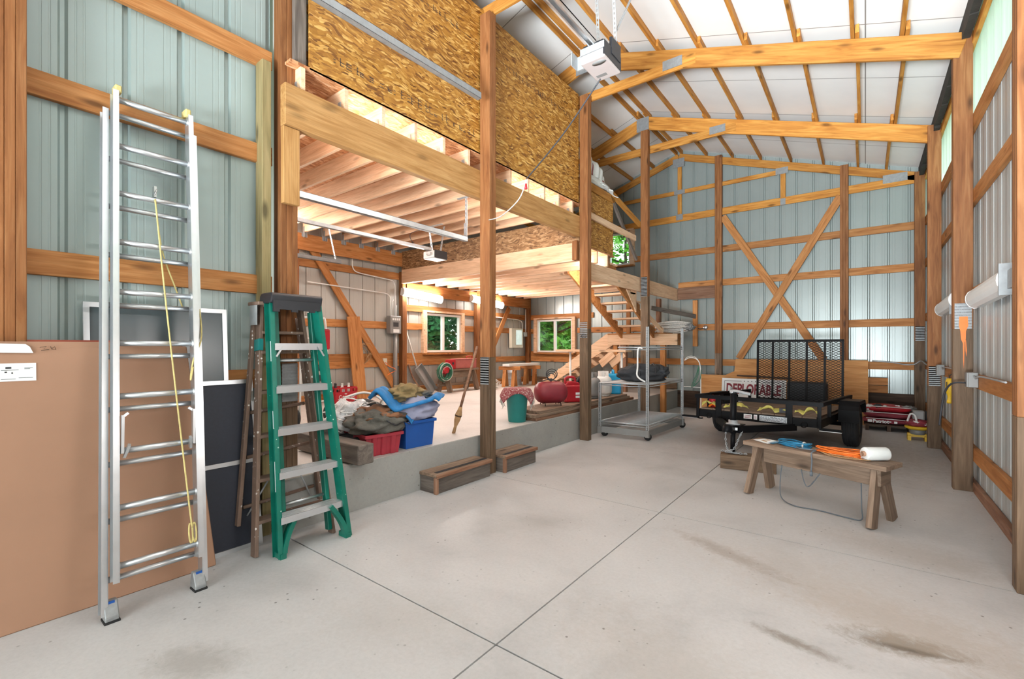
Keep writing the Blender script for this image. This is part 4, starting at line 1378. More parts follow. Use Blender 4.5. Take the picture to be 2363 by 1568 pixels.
def screen(label, Y0, Y1, xb, xt, z1, pane, rails, bars, frame_mat='alu'):
    t = thing('window_screen', label, 'window screen', ((xb + xt) / 2, (Y0 + Y1) / 2, 0), group='framed screens leaning on the blue wall')
    w, d = 0.028, 0.022
    X = lambda z: xb + (xt - xb) * z / z1
    mb = MB()
    for a, b in ((Y0, Y0 + w), (Y1 - w, Y1)):
        slab(a, b, xb, xt, 0, z1, d, mb, -.06 if a > 1.4 else 0)
    for z in [0] + rails + [z1 - w]:
        slab(Y0 + w, Y1 - w, X(z), X(z + w), z, z + w, d, mb)
    obj('frame', mb, frame_mat, t, at=(xb, Y0, 0))
    mb = slab(Y0 + w, Y1 - w, X(w) - d * .4, X(z1 - w) - d * .4, w, z1 - w, 0.004)
    obj('pane', mb, pane, t, at=(xb, Y0, 0))
    for y in bars:
        mb = slab(y, y + .02, X(w) - d * .55, X(z1 - w) - d * .55, w, z1 - w, 0.006)
        obj('glazing_bar', mb, 'electric_gray', t, at=(xb, y, 0))
    return t


screen('tall grey glazed panel behind the ladder, its top edge above the carton', 0.58, 1.33, -3.455, -3.575, 1.66, 'screen_gray', [], [])
screen('dark insect screen with a pale middle rail beside the wooden stepladder', 0.74, 1.50, -3.395, -3.50, 1.165, 'screen_dark', [0.58], [1.30])

# ---- aluminium extension ladder
t = thing('extension_ladder', 'aluminium extension ladder with a yellow rope leaning on the pale blue metal wall', 'ladder', (-3.06, 0.80, 0))
LB = V((-3.065, 0, 0.03))
LT = V((-3.560, 0, 2.90))
ld = (LT - LB).normalized()
ln_ = ld.cross(V((0, 1, 0)))
if ln_.x < 0:
    ln_ = -ln_


def lp(s, y, f):
    """point s along the ladder, across y, f in front of the base rails"""
    p = LB + ld * s + ln_ * f
    return V((p.x, y + .10 * s / 2.95, p.z))


def rail(y, s0, s1, f, inw, name):
    M, L = frame(lp(s0, y, f), lp(s1, y, f), ln_)
    w, th = 0.068, 0.026
    sgn = -inw
    mb = MB().box((0, -.0015, -w / 2), (L, .0015, w / 2), M)
    for z in (-w / 2, w / 2 - .004):
        mb.box((0, min(0, sgn * th), z), (L, max(0, sgn * th), z + .004), M)
    return obj(name, mb, 'alu', t, at=lp(s0, y, f))


# base section: channel rails opening inwards, fly section in front
for y, inw in ((0.585, 1), (1.005, -1)):
    rail(y, 0.0, 2.80, 0.0, -inw, 'base_rail')
for y, inw in ((0.620, 1), (0.970, -1)):
    rail(y, 0.155, 2.90, 0.058, -inw, 'fly_rail')
for k in range(10):
    s = 0.165 + k * 0.292
    mb = MB().tube([lp(s, 0.585, 0), lp(s, 1.005, 0)], .0155, 10)
    obj('rung', mb, 'alu', t, at=lp(s, .8, 0))
    s += 0.085 - 0.02
    mb = MB().tube([lp(s, 0.62, .058), lp(s, .97, .058)], .0165, 10)
    for y in (.62, .97):
        mb.tube([lp(s, y - .006, .058), lp(s, y + .006, .058)], .024, 10)
    obj('rung', mb, 'alu', t, at=lp(s, .8, .06))
for y in (0.60, 0.99):
    mb = MB().prism([(-3.10, y - .028, .008), (-3.015, y - .028, .008), (-3.015, y - .028, .03), (-3.05, y - .028, .10), (-3.085, y - .028, .10), (-3.10, y - .028, .03)], (0, .056, 0)).bevel(.004)
    f = obj('foot', mb, 'plate', t, at=(-3.06, y, 0))
    obj('rubber_pad', MB().box((-3.088, y - .032, 0), (-3.01, y + .032, .01)), 'rubber', f, at=(-3.06, y, 0))
    obj('foot_sticker', MB().box((-3.052, y - .015, .05), (-3.044, y + .015, .10)), 'blue_plastic', f, at=(-3.05, y, .05))
for y in (.62, .97):
    mb = MB().box(tuple(lp(2.90, y, .02) - V((0.01, .016, 0))), tuple(lp(2.90, y, .09) + V((0.0, .016, .035)))).bevel(.006)
    obj('end_cap', mb, 'yellow_rope', t, at=lp(2.90, y, .06))
    iy = .012 if y < .8 else -.012
    mb = MB()
    mb.bar(lp(.80, y + iy, .085), lp(1.00, y + iy, .10), .026, .012, ln_).bar(lp(.78, y + iy * 2, .07), lp(.84, y + iy * 3, .12), .02, .012, ln_).bar(lp(.99, y + iy, .09), lp(1.01, y + iy * 3, 0.088), .02, .012, ln_)
    obj('rung_lock', mb, 'alu', t, at=lp(.9, y, .08))
mb = MB().box(tuple(lp(2.36, .785, .05)), tuple(lp(2.29, .80, .075))).tube(arc(lp(2.32, .793, .075), .018, 0, 2 * PI, 12, (0, .3, 1), (1, 0, 0))[:-1], .004, 5, True)
obj('pulley', mb, 'steel', t, at=lp(2.3, .79, .06))
mb = MB().tube(bez([lp(2.27, .79, .085), lp(1.7, .83, .085), lp(1.0, .885, .085), lp(.40, .935, .085), lp(.34, .94, .095)], 6), .0045, 6)
mb.tube(bez([lp(2.27, .792, .075), lp(2.0, .85, -.03), lp(1.75, .92, -.03), lp(1.62, .955, -.02)], 6), .0045, 6)
mb.tube(bez([lp(1.72, 1.02, .02), lp(1.45, 1.025, .05), lp(1.32, .975, .08), lp(1.22, .955, .085), lp(1.17, .95, .09), lp(1.25, .965, .085)], 5), .0045, 6)
for q in range(2):
    mb.tube(arc(lp(.30, .935 + q * .018, .085), .035, 0, 2 * PI, 14, (0, .25, 0), ld * 1.6)[:-1], .0045, 6, True)
obj('rope', mb, 'yellow_rope', t, at=lp(1, .9, .09))


# ---- stepladders
def stepladder(t, FL, FR, TL, TR, zs, rail_w, rail_t, mat, step_mat, step_d, step_h, nm='rail'):
    """front frame from the floor points to the top points with treads at heights zs"""
    for a, b, s in ((FL, TL, 1), (FR, TR, -1)):
        board('front_rail', a, b, rail_w, rail_t, mat, t, (1, 0, 0.2), .003)
    for z in zs:
        k = z / TL[2]
        a = V(FL).lerp(V(TL), k)
        b = V(FR).lerp(V(TR), k)
        mb = MB().box((a.x - step_d * .6, a.y, z - step_h), (a.x + step_d * .42, b.y, z))
        obj('step', mb.bevel(.003), step_mat, t, at=(a.x, a.y, z))


t = thing('fiberglass_stepladder', 'green fiberglass stepladder with a black top cap standing by the raised slab', 'stepladder', (-3.05, 1.69, 0))
FL, FR = (-3.07, 1.465, 0.0), (-3.04, 1.925, 0.0)
TL, TR = (-3.285, 1.505, 1.72), (-3.275, 1.815, 1.72)
for a, b, s in ((FL, TL, 1), (FR, TR, -1)):
    M, L = frame(a, b, (1, 0, .15))
    w, th = 0.085, 0.03
    mb = MB().box((0, -.002, -w / 2), (L, .002, w / 2), M)
    for z in (-w / 2, w / 2 - .005):
        mb.box((0, min(0, s * th), z), (L, max(0, s * th), z + .005), M)
    o = obj('front_rail', mb, 'green_fiber', t, at=a)
    e = V(a).lerp(V(b), .02)
    obj('foot', MB().box((e.x - .045, e.y - .02, 0), (e.x + .05, e.y + .02, .035)), 'green_fiber', o, at=(e.x, e.y, 0))
for z in (0.265, 0.555, 0.84, 1.125, 1.42):
    k = z / 1.72
    a = V(FL).lerp(V(TL), k)
    b = V(FR).lerp(V(TR), k)
    mb = MB().box((a.x - .055, a.y, z - .006), (a.x + .055, b.y, z)).box((a.x + .051, a.y - .01, z - .045), (a.x + .056, b.y + .01, z)).box((a.x - .055, a.y, z - .04), (a.x - .051, b.y, z))
    for q in range(5):
        mb.box((a.x - .045 + q * .02, a.y, z), (a.x - .037 + q * .02, b.y, z + .002))
    obj('step', mb, 'alu', t, at=(a.x, (a.y + b.y) / 2, z))
a0, b0 = V(FL).lerp(V(TL), .8), V(FR).lerp(V(TR), .8)
for s, p in ((1, a0), (-1, b0)):
    obj('step_brace', MB().bar((p.x + .05, p.y, 1.33), (p.x + .05, p.y + s * .045, 1.40), .012, .004), 'alu', t, at=p)
    q0 = V(FL if s > 0 else FR)
    mb = MB()
    pr_ = []
    for i in range(7):
        u = i / 6
        pr_.append(V((q0.x + .02 - .035 * u, q0.y + s * (.012 + .10 * u ** 1.6), .03 + .215 * u)))
    for i in range(6):
        mb.bar(pr_[i], pr_[i + 1] + (pr_[i + 1] - pr_[i]) * .1, .05, .03, (1, 0, 0))
    obj('corner_brace', mb, 'green_fiber', t, at=q0)
for y0, y1, z0 in ((1.53, 1.545, .04), (1.865, 1.85, .04)):
    board('rear_rail', (-3.16, y0, z0), (-3.34, y1 - (.03 if y1 > 1.7 else -.01), 1.66), .05, .03, 'green_fiber', t, (1, 0, .1), .003)
for z in (.3, .8, 1.3):
    obj('rear_brace', MB().tube([(-3.165 - .11 * z, 1.54, z), (-3.165 - .11 * z, 1.85, z)], .012, 8), 'alu', t, at=(-3.2, 1.7, z))
mb = MB()
mb.prism([(-3.39, 1.47, 1.70), (-3.22, 1.47, 1.70), (-3.215, 1.475, 1.755), (-3.235, 1.48, 1.775), (-3.38, 1.48, 1.775), (-3.395, 1.475, 1.755)], (0, .375, 0)).bevel(.008, 2)
tc_ = obj('top_cap', mb, 'black_plastic', t, at=(-3.3, 1.65, 1.7))
mb = MB()
for k in range(8):
    y = 1.485 + k * .043
    mb.box((-3.222, y, 1.64 + .02 * abs(math.sin(k * 1.1))), (-3.208, y + .043, 1.72))
obj('cap_skirt', mb, 'black_plastic', tc_, at=(-3.21, 1.65, 1.7))
mb = MB()
for y, z, h in ((1.468, 1.30, .14), (1.462, .84, .12), (1.46, .42, .2)):
    k = z / 1.72
    x = FL[0] + (TL[0] - FL[0]) * k
    mb.bar((x, FL[1] + (TL[1] - FL[1]) * k - .0045, z), (x - .125 * h, FL[1] + (TL[1] - FL[1]) * (k + h / 1.72) - .0045, z + h), .05, .002, (1, 0, 0))
obj('safety_label', mb, 'paper', t, at=(-3.1, 1.47, .8))

t = thing('wooden_stepladder', 'paint-splashed old wooden stepladder folded behind the green stepladder', 'stepladder', (-3.2, 1.62, 0))
FL, FR = (-3.215, 1.365, 0), (-3.175, 1.90, 0)
TL, TR = (-3.42, 1.49, 1.70), (-3.41, 1.77, 1.70)
stepladder(t, FL, FR, TL, TR, (.23, .50, .79, 1.09, 1.37, 1.51), .07, .024, 'old_ladder', 'old_ladder', .10, .022)
mb = MB().box((-3.50, 1.44, 1.69), (-3.33, 1.81, 1.715)).bevel(.004)
obj('top_board', mb, 'old_ladder', t, at=(-3.4, 1.6, 1.69))
for a, b in (((-3.40, 1.335, .17), (-3.475, 1.475, 1.62)), ((-3.40, 1.93, .20), (-3.475, 1.79, 1.62))):
    board('rear_leg', a, b, .045, .024, 'old_ladder', t, (1, 0, .1), .003)
for z in (.28, .62, .93):
    obj('cross_bar', MB().tube([(-3.405 - .05 * z, 1.35 + .09 * z, z), (-3.405 - .05 * z, 1.915 - .09 * z, z + .03)], .013, 8), 'old_ladder', t, at=(-3.4, 1.6, z))
mb = MB().box((-3.46, 1.437, 1.55), (-3.36, 1.445, 1.69))
obj('hinge_plate', mb, 'galv', t, at=(-3.4, 1.44, 1.6))
for ya, yb in ((1.40, 1.52), (1.87, 1.75)):
    obj('wire_stay', MB().tube([(-3.41, ya, .22), (-3.36, yb, .45)], .006, 6), 'galv', t, at=(-3.4, ya, .3))
obj('masking_tape', MB().bar((-3.375, 1.46, 1.37), (-3.385, 1.466, 1.45), .08, .028, (1, 0, .2)), 'teal_plastic', t, at=(-3.37, 1.46, 1.37))
# ribbed splice plate at the foot of the wall post seen through the ladders
mb = MB()
for k in range(11):
    mb.box((-3.488, 1.675, 0.98 + k * .027), (-3.478, 1.795, 0.995 + k * .027))
mb.box((-3.489, 1.675, .98), (-3.483, 1.795, 1.27))
tag(obj('ribbed_plate', mb, 'plate', at=(-3.48, 1.73, .98)), 'ribbed steel plate on the post seen between the rungs of the stepladders', 'plate')

# ================================================================== BOX STEPS AND EDGE OF THE SLAB
def box_step(label, y0, y1, x1, x0=-3.432):
    t = thing('box_step', label, 'step', ((x0 + x1) / 2, (y0 + y1) / 2, 0), group='box steps along the raised slab')
    z = .185
    for ya in (y0 + .018, y1 - .018):
        board('side_board', (x0, ya, (z - .03) / 2), (x1 - .035, ya, (z - .03) / 2), z - .03, .024, 'gray_wood', t)
    board('front_board', (x1 - .02, y0 + .01, (z - .03) / 2), (x1 - .02, y1 - .01, (z - .03) / 2), z - .03, .03, 'gray_wood', t)
    board('corner_trim', (x1 - .012, y0 + .01, 0), (x1 - .012, y0 + .01, z - .03), .04, .035, 'red_wood', t, (1, 0, 0))
    board('tread_board', ((x0 + x1) / 2 - .005, y0, z - .015), ((x0 + x1) / 2 - .005, y1, z - .015), .03, x1 - x0 + .02, 'weathered', t)
    board('nosing', (x1 + .008, y0 - .004, z - .017), (x1 + .008, y1 + .004, z - .017), .036, .022, 'red_wood', t)
    obj('grip_strip', MB().box((x1 - .085, y0 + .05, z), (x1 - .04, y1 - .02, z + .0025)), 'ink', t, at=(x1, y0, z))
    return t


box_step('near box step, the one in front of the tall post with worn grip tape', 2.98, 3.78, -3.20)
box_step('far box step, the one past the tall post towards the wheeled cart', 3.96, 4.57, -3.15)
tag(board('square_timber', (-4.30, 2.29, .495), (-3.31, 2.29, .495), .165, .155, 'gray_wood', None, (0, 0, 1), .006), 'thick grey square timber overhanging the edge of the raised slab', 'timber')

# ---- clutter on the slab
t = thing('red_tub', 'red plastic storage tub without lid under a bundle of coats', 'tub', (-3.68, 2.68, PZ))


def tub(t, c, w, d, h, taper, rz, mat, ribs=0, rim=.015, z=PZ):
    M = Matrix.Translation((c[0], c[1], z)) @ Matrix.Rotation(rz, 4, 'Z')
    k = 1 - taper
    mb = MB()
    A = [(-w / 2 * k, -d / 2 * k, 0), (w / 2 * k, -d / 2 * k, 0), (w / 2 * k, d / 2 * k, 0), (-w / 2 * k, d / 2 * k, 0)]
    B = [(-w / 2, -d / 2, h), (w / 2, -d / 2, h), (w / 2, d / 2, h), (-w / 2, d / 2, h)]
    va = [mb.bm.verts.new(M @ V(p)) for p in A]
    vb = [mb.bm.verts.new(M @ V(p)) for p in B]
    ia = [mb.bm.verts.new(M @ V((p[0] * .96, p[1] * .96, .01))) for p in A]
    ib = [mb.bm.verts.new(M @ V((p[0] * .97, p[1] * .97, h))) for p in B]
    mb.bm.faces.new(va[::-1])
    mb.bm.faces.new(ia)
    for i in range(4):
        j = (i + 1) % 4
        mb.bm.faces.new((va[i], va[j], vb[j], vb[i]))
        mb.bm.faces.new((ib[i], ib[j], ia[j], ia[i]))
        mb.bm.faces.new((vb[i], vb[j], ib[j], ib[i]))
    for i in range(ribs):
        u = (i + .5) / ribs
        for s in (1, -1):
            y = (u - .5) * d * .9
            mb.prism([(s * w / 2 * k, y * k - .03, .0), (s * (w / 2 * k + .012), y * k - .02, 0), (s * (w / 2 * k + .012), y * k + .02, 0), (s * w / 2 * k, y * k + .03, 0)], (s * w / 2 * taper, 0, h * .9), M)
    obj('body', mb.bevel(.004), mat, t, at=(c[0], c[1], z))
    mb = MB()
    r = rim
    mb.box((-w / 2 - r, -d / 2 - r, h - .03), (-w / 2 + .002, d / 2 + r, h), M).box((w / 2 - .002, -d / 2 - r, h - .03), (w / 2 + r, d / 2 + r, h), M)
    mb.box((-w / 2, -d / 2 - r, h - .03), (w / 2, -d / 2 + .002, h), M).box((-w / 2, d / 2 - .002, h - .03), (w / 2, d / 2 + r, h), M)
    obj('rim', mb.bevel(.003), mat, t, at=(c[0], c[1], z + h))


tub(t, (-3.71, 2.65), .42, .36, .20, .12, -.15, 'tub_red', 3)
t = thing('blue_bin', 'deep blue plastic storage bin at the slab edge', 'bin', (-3.66, 3.10, PZ))
tub(t, (-3.68, 3.06), .36, .36, .27, .09, -.05, 'blue_plastic')


def soft(name, label, cat, c, r, mat, seed, amp=.3, freq=2.4, flat=None, rz=0, group=None):
    mb = MB().blob(c, r, seed, amp, freq, flat, Matrix.Rotation(rz, 4, 'Z'))
    return tag(obj(name, mb, mat), label, cat, group)


o = soft('canvas_bag', 'grey canvas coat bundle lying over the red tub', 'coat', (-3.70, 2.68, .685), (.25, .29, .12), 'gray_cloth', 4, .35, 2.6, .595, .1)
obj('brown_panel', MB().blob((-3.70, 2.72, .745), (.19, .22, .075), 9, .45, 2.8), 'rust_cloth', o, at=(-3.7, 2.7, .74))
obj('drawstring', MB().tube(bez([(-3.47, 2.62, .72), (-3.44, 2.70, .67), (-3.46, 2.8, .69), (-3.44, 2.86, .66)], 5), .006, 6), 'ink', o, at=(-3.45, 2.7, .68))
t = thing('sleeping_pad', 'pale lilac rolled pad with blue edging stuffed in the blue bin', 'pad', (-3.67, 3.12, .66))
obj('pad', MB().blob((-3.67, 3.10, .745), (.20, .26, .13), 6, .3, 2.0, .60), 'lilac_cloth', t, at=(-3.67, 3.1, .66))


def fold(pts, w, r, mat, nm, parent):
    """a soft strip of cloth following pts, w wide along axis a"""
    P = bez(pts, 8)
    mb = MB()
    n = len(P) - 1

    def fn(u, v):
        p = P[min(n, int(round(u * n)))]
        a = (v - .5)
        k = noise.noise(V((u * 5, v * 4, w)))
        return p + V((0.62, -0.78, 0)) * (a * w) + V((0, 0, .03 * k))
    mb.grid(fn, n, 8)
    o = obj(nm, mb, mat, parent, at=P[0])
    m = o.modifiers.new('thick', 'SOLIDIFY')
    m.thickness = r
    m.offset = 0
    m2 = o.modifiers.new('soft', 'SUBSURF')
    m2.levels = m2.render_levels = 1
    return o


fold([(-3.80, 2.72, .92), (-3.72, 2.74, .98), (-3.67, 2.80, .90), (-3.62, 2.88, .80), (-3.60, 2.98, .815), (-3.58, 3.10, .83), (-3.57, 3.25, .855), (-3.57, 3.34, .89), (-3.56, 3.40, .85)], .38, .035, 'blue_cloth', 'blue_lining', t)
fold([(-3.64, 2.90, .78), (-3.55, 2.93, .72), (-3.50, 2.96, .66)], .14, .02, 'blue_cloth', 'blue_edging', t)
o = soft('khaki_coat', 'khaki canvas coat folded on top of the blue and lilac pad', 'coat', (-3.80, 3.10, .915), (.14, .26, .085), 'khaki_cloth', 11, .45, 2.8, .84, .35)
obj('collar', MB().blob((-3.74, 3.30, .885), (.07, .10, .04), 5, .4, 2.5), 'gray_cloth', o, at=(-3.74, 3.3, .88))
t = thing('spare_tyre', 'black tyre lying among the coats behind the red tub', 'tyre', (-4.10, 3.05, .60))
M = Matrix.Translation((-4.12, 2.98, .62)) @ Matrix.Rotation(.5, 4, 'Y') @ Matrix.Rotation(-.3, 4, 'X')
obj('tread', MB().lathe([(.17, -.09), (.25, -.10), (.295, -.07), (.30, 0), (.295, .07), (.25, .10), (.17, .09), (.17, -.09)], M, 36), 'rubber', t, at=(-4.1, 3, .6))
mb = MB()
for z in (-.045, -.015, .015, .045):
    mb.tube(arc((0, 0, z), .303, 0, 2 * PI, 36, (1, 0, 0), (0, 1, 0))[:-1], .005, 4, True)
for v in mb.bm.verts:
    v.co = M @ v.co
obj('tread_rib', mb, 'black_plastic', t, at=(-4.1, 3, .6))
obj('rack_below', MB().box((-4.30, 2.80, PZ), (-3.95, 3.15, .44)), 'weathered', t, at=(-4.1, 3, PZ))
o = soft('clear_sack', 'crumpled clear plastic sack with white mesh at the end of the clutter', 'bag', (-4.05, 2.60, .67), (.20, .24, .17), 'clear_bag', 13, .5, 3.0, .47, .3)
mb = MB()
rs = random.Random(5)
for k in range(12):
    a = rs.uniform(0, 6.28)
    c = V((-3.95 + rs.uniform(-.15, .12), 2.55 + rs.uniform(-.2, .22), .74 + rs.uniform(-.1, .1)))
    mb.tube(bez([c + V((rs.uniform(-.1, .1), rs.uniform(-.14, .14), rs.uniform(-.05, .05))) for _ in range(4)], 5), .006, 5)
obj('white_mesh', mb, 'white_paint', o, at=(-3.95, 2.6, .7))
t = thing('folding_chair', 'folded white metal chair frame under the clear sack', 'chair', (-4.0, 2.55, PZ))
mb = MB()
mb.tube(bez([(-3.62, 2.36, .42), (-3.66, 2.42, .50), (-3.80, 2.48, .56), (-4.05, 2.62, .60)], 6), .012, 8)
mb.tube(bez([(-3.64, 2.44, .50), (-3.72, 2.52, .56), (-4.0, 2.7, .60)], 6), .012, 8)
mb.tube(bez([(-4.35, 2.75, .86), (-4.3, 2.95, .90), (-4.16, 3.05, .84), (-4.05, 3.02, .76)], 6), .013, 8)
mb.tube([(-4.1, 3.0, .78), (-4.02, 3.05, .92), (-4.06, 3.1, .93), (-4.15, 3.05, .80)], .008, 6)
mb.tube([(-4.3, 2.7, PZ), (-4.3, 2.72, .86)], .012, 8)
obj('tube_frame', mb, 'white_paint', t, at=(-4, 2.6, .5))
obj('seat', MB().blob((-3.83, 2.52, .535), (.16, .15, .05), 3, .2, 2, .50), 'charcoal_cloth', t, at=(-3.83, 2.52, .5))
obj('seat_stripe', MB().bar((-3.72, 2.44, .575), (-3.68, 2.55, .575), .03, .006), 'maroon', t, at=(-3.7, 2.5, .57))

# broom leaning on the tall post
t = thing('broom', 'worn straw broom standing on its bristles beside the tall post', 'broom', (-3.76, 3.76, PZ))
a, b = V((-3.73, 3.77, .60)), V((-3.475, 3.86, 1.40))
a = V((-3.755, 3.765, PZ))
obj('handle', MB().tube([a.lerp(b, .30), b], [.016, .014], 10), 'red_wood', t, at=a)
obj('bristles', MB().tube([a, a.lerp(b, .08), a.lerp(b, .15), a.lerp(b, .22), a.lerp(b, .27), a.lerp(b, .31)], [.020, .017, .034, .040, .026, .019], 10), 'straw', t, at=a)
obj('binding', MB().tube([a.lerp(b, .20), a.lerp(b, .215)], .041, 10), 'dark_wood', t, at=a)

# teal rubbish bin with a rug over it
t = thing('rubbish_bin', 'teal plastic waste bin standing near the slab edge', 'waste bin', (-3.68, 4.88, PZ))
obj('body', MB().lathe([(0, .01), (.112, 0), (.118, .012), (.150, .40), (.156, .405), (.156, .425), (.147, .425), (.112, .02), (0, .02)], Matrix.Translation((-3.68, 4.88, PZ)), 36), 'teal_plastic', t, at=(-3.68, 4.88, PZ))
t = thing('patterned_rug', 'small dark red patterned rug with fringe draped over the teal bin', 'rug', (-3.68, 4.88, .83))
ax, ay = V((.79, .61, 0)), V((-.61, .79, 0))


def rugp(u, v):
    a, b = (u - .5) * .56, (v - .5) * .40
    p = V((-3.68, 4.88, .832)) + ax * a + ay * b
    r = math.hypot(a * .85, b)
    drop = max(0, r - .145)
    z = -drop * 1.1 + .012 * noise.noise(V((a * 9, b * 9, 1)))
    tang = 1 - .45 * min(1, drop / .2)
    c = V((-3.68, 4.88, .832))
    q = c + (p - c) * tang
    q.z = .835 + z + .02 * math.sin(a * 16 + 1) * min(1, drop * 9)
    return q


o = obj('cloth', MB().grid(rugp, 40, 28), 'oriental', t, at=(-3.68, 4.88, .83))
m = o.modifiers.new('thick', 'SOLIDIFY')
m.thickness = .012
m.offset = 1
rs = random.Random(2)
for e in (0, 1):
    mb = MB()
    for k in range(26):
        p = rugp(e, (k + .5) / 26)
        mb.tube([p, p + V((rs.uniform(-.012, .012), rs.uniform(-.012, .012), -.03)), p + V((rs.uniform(-.02, .02), rs.uniform(-.02, .02), -.07 - rs.uniform(0, .02)))], .0035, 4)
    obj('fringe', mb, 'rope', t, at=(-3.68, 4.88, .7))

# lumber stack
LG = 'planks stacked along the slab edge'
rows = [(.400, .045), (.446, .042), (.489, .038)]
labs = [['bottom outer plank of the stack under the red air tank', 'middle outer plank of the stack under the red air tank', 'top outer plank directly under the red air tank'],
        ['bottom inner plank at the back of the lumber stack', 'middle inner plank at the back of the lumber stack', 'top inner plank at the back of the lumber stack']]
for i, (z, h) in enumerate(rows):
    for j in range(2):
        x = -3.575 - j * .235 + (.01 if i == 1 else 0)
        ya, yb = (5.02, 4.98, 5.10)[i] + j * .05, (8.25, 8.05, 7.95)[i]
        tag(board('lumber_plank', (x, ya, z + h / 2), (x, yb, z + h / 2), h, .225, ('red_wood', 'weathered', 'weathered')[i], None), labs[j][i], 'plank', LG)
ZT = .5275
# air tank
t = thing('air_tank', 'dusty dark red portable air tank with a coiled black hose on the lumber stack', 'air tank', (-3.68, 5.75, ZT))
d = V((.62, .785, 0)).normalized()
M = Matrix.Translation((-3.69, 5.72, ZT + .195)) @ d.to_track_quat('Z', 'Y').to_matrix().to_4x4()
obj('shell', MB().lathe([(0, -.25), (.05, -.246), (.10, -.228), (.14, -.19), (.158, -.14), (.16, -.1), (.16, .1), (.158, .14), (.14, .19), (.10, .228), (.05, .246), (0, .25)], M, 28), 'tank_red', t, at=(-3.69, 5.72, ZT))
mb = MB()
for s in (-.12, .12):
    c = V((-3.69, 5.72, ZT)) + d * s
    n = V((-d.y, d.x, 0))
    mb.tube(bez([c + n * .12 + V((0, 0, .006)), c + n * .09 + V((0, 0, .05)), c + V((0, 0, .034)), c - n * .09 + V((0, 0, .05)), c - n * .12 + V((0, 0, .006))], 4), .006, 6)
obj('stand', mb, 'black_paint', t, at=(-3.69, 5.72, ZT))
mb = MB()
c = V((-3.69, 5.73, ZT + .40))
for k in range(3):
    mb.tube(arc(c + V((0, .01 * k, .02 + .02 * k)), .062 + .012 * k, -.6, 2 * PI - .9 + .3 * k, 20, d, (0, 0, .9)), .006, 6)
mb.tube(bez([c + d * -.14 + V((0, 0, -.04)), c + d * -.06 + V((0, 0, -.02)), c + d * .05 + V((0, 0, -.03)), c + d * .10 + V((0, 0, -.05))], 5), .008, 6)
mb.tube([c + V((0, 0, -.06)), c + V((0, 0, .0))], .012, 8)
obj('hose', mb, 'ink', t, at=c)
# petrol can
t = thing('petrol_can', 'red plastic petrol can with a black spout beside the red air tank', 'petrol can', (-3.66, 6.28, ZT))
M = Matrix.Translation((-3.66, 6.28, ZT)) @ Matrix.Rotation(math.radians(52), 4, 'Z')
mb = MB().box((-.145, -.09, 0), (.145, .09, .27), M).bevel(.03, 3)
obj('body', mb, 'red_plastic', t, at=(-3.66, 6.28, ZT))
mb = MB().prism([(-.13, -.06, .262), (.13, -.06, .262), (.10, -.06, .31), (-.02, -.06, .33), (-.09, -.06, .32)], (0, .12, 0), M).bevel(.015, 2)
obj('shoulder', mb, 'red_plastic', t, at=(-3.66, 6.28, ZT + .26))
mb = MB().tube([M @ p for p in bez([V((-.11, 0, .29)), V((-.10, 0, .37)), V((-.03, 0, .39)), V((.04, 0, .38)), V((.06, 0, .31))], 5)], .02, 8)
obj('grip', mb, 'red_plastic', t, at=(-3.66, 6.28, ZT + .33))
obj('spout', MB().tube([M @ V((.085, 0, .29)), M @ V((.10, 0, .33)), M @ V((.165, 0, .43))], [.03, .022, .014], 10), 'black_plastic', t, at=(-3.6, 6.3, ZT + .3))
mb = MB()
for k in range(2):
    mb.box((.03, -.0925, .12 - k * .05), (.12, -.0905, .155 - k * .05), M)
obj('label', mb, 'paper', t, at=(-3.66, 6.28, ZT + .1))


def gas_cylinder(label, x, y, mat, r=.15, h=.36):
    t = thing('gas_cylinder', label, 'gas cylinder', (x, y, ZT), group='gas cylinders on the lumber stack')
    T = Matrix.Translation((x, y, ZT))
    obj('shell', MB().lathe([(0, .02), (r * .7, .02), (r * .95, .05), (r, .09), (r, h - .11), (r * .95, h - .06), (r * .7, h - .02), (r * .2, h), (0, h)], T, 28), mat, t, at=(x, y, ZT))
    obj('foot_ring', MB().lathe([(r * .7, 0), (r * .75, 0), (r * .75, .04), (r * .7, .04), (r * .7, 0)], T, 28), mat, t, at=(x, y, ZT))
    mb = MB()
    for k in range(20):
        a = PI * 1.55 * k / 20 + .6
        if k in (5, 6, 13, 14):
            mb.lathe([], T)
        q = [(r * .62 * math.cos(a), r * .62 * math.sin(a)), (r * .62 * math.cos(a + .24), r * .62 * math.sin(a + .24))]
        mb.prism([T @ V((q[0][0], q[0][1], h - .03)), T @ V((q[1][0], q[1][1], h - .03)), T @ V((q[1][0], q[1][1], h + .075)), T @ V((q[0][0], q[0][1], h + .075))], (-math.cos(a) * .004, -math.sin(a) * .004, 0))
    obj('collar', mb, mat, t, at=(x, y, ZT + h))
    obj('valve', MB().tube([(x, y, ZT + h - .01), (x, y, ZT + h + .05)], [.02, .014], 8).tube([(x - .02, y - .03, ZT + h + .035), (x + .02, y + .03, ZT + h + .035)], .012, 8), 'steel', t, at=(x, y, ZT + h))


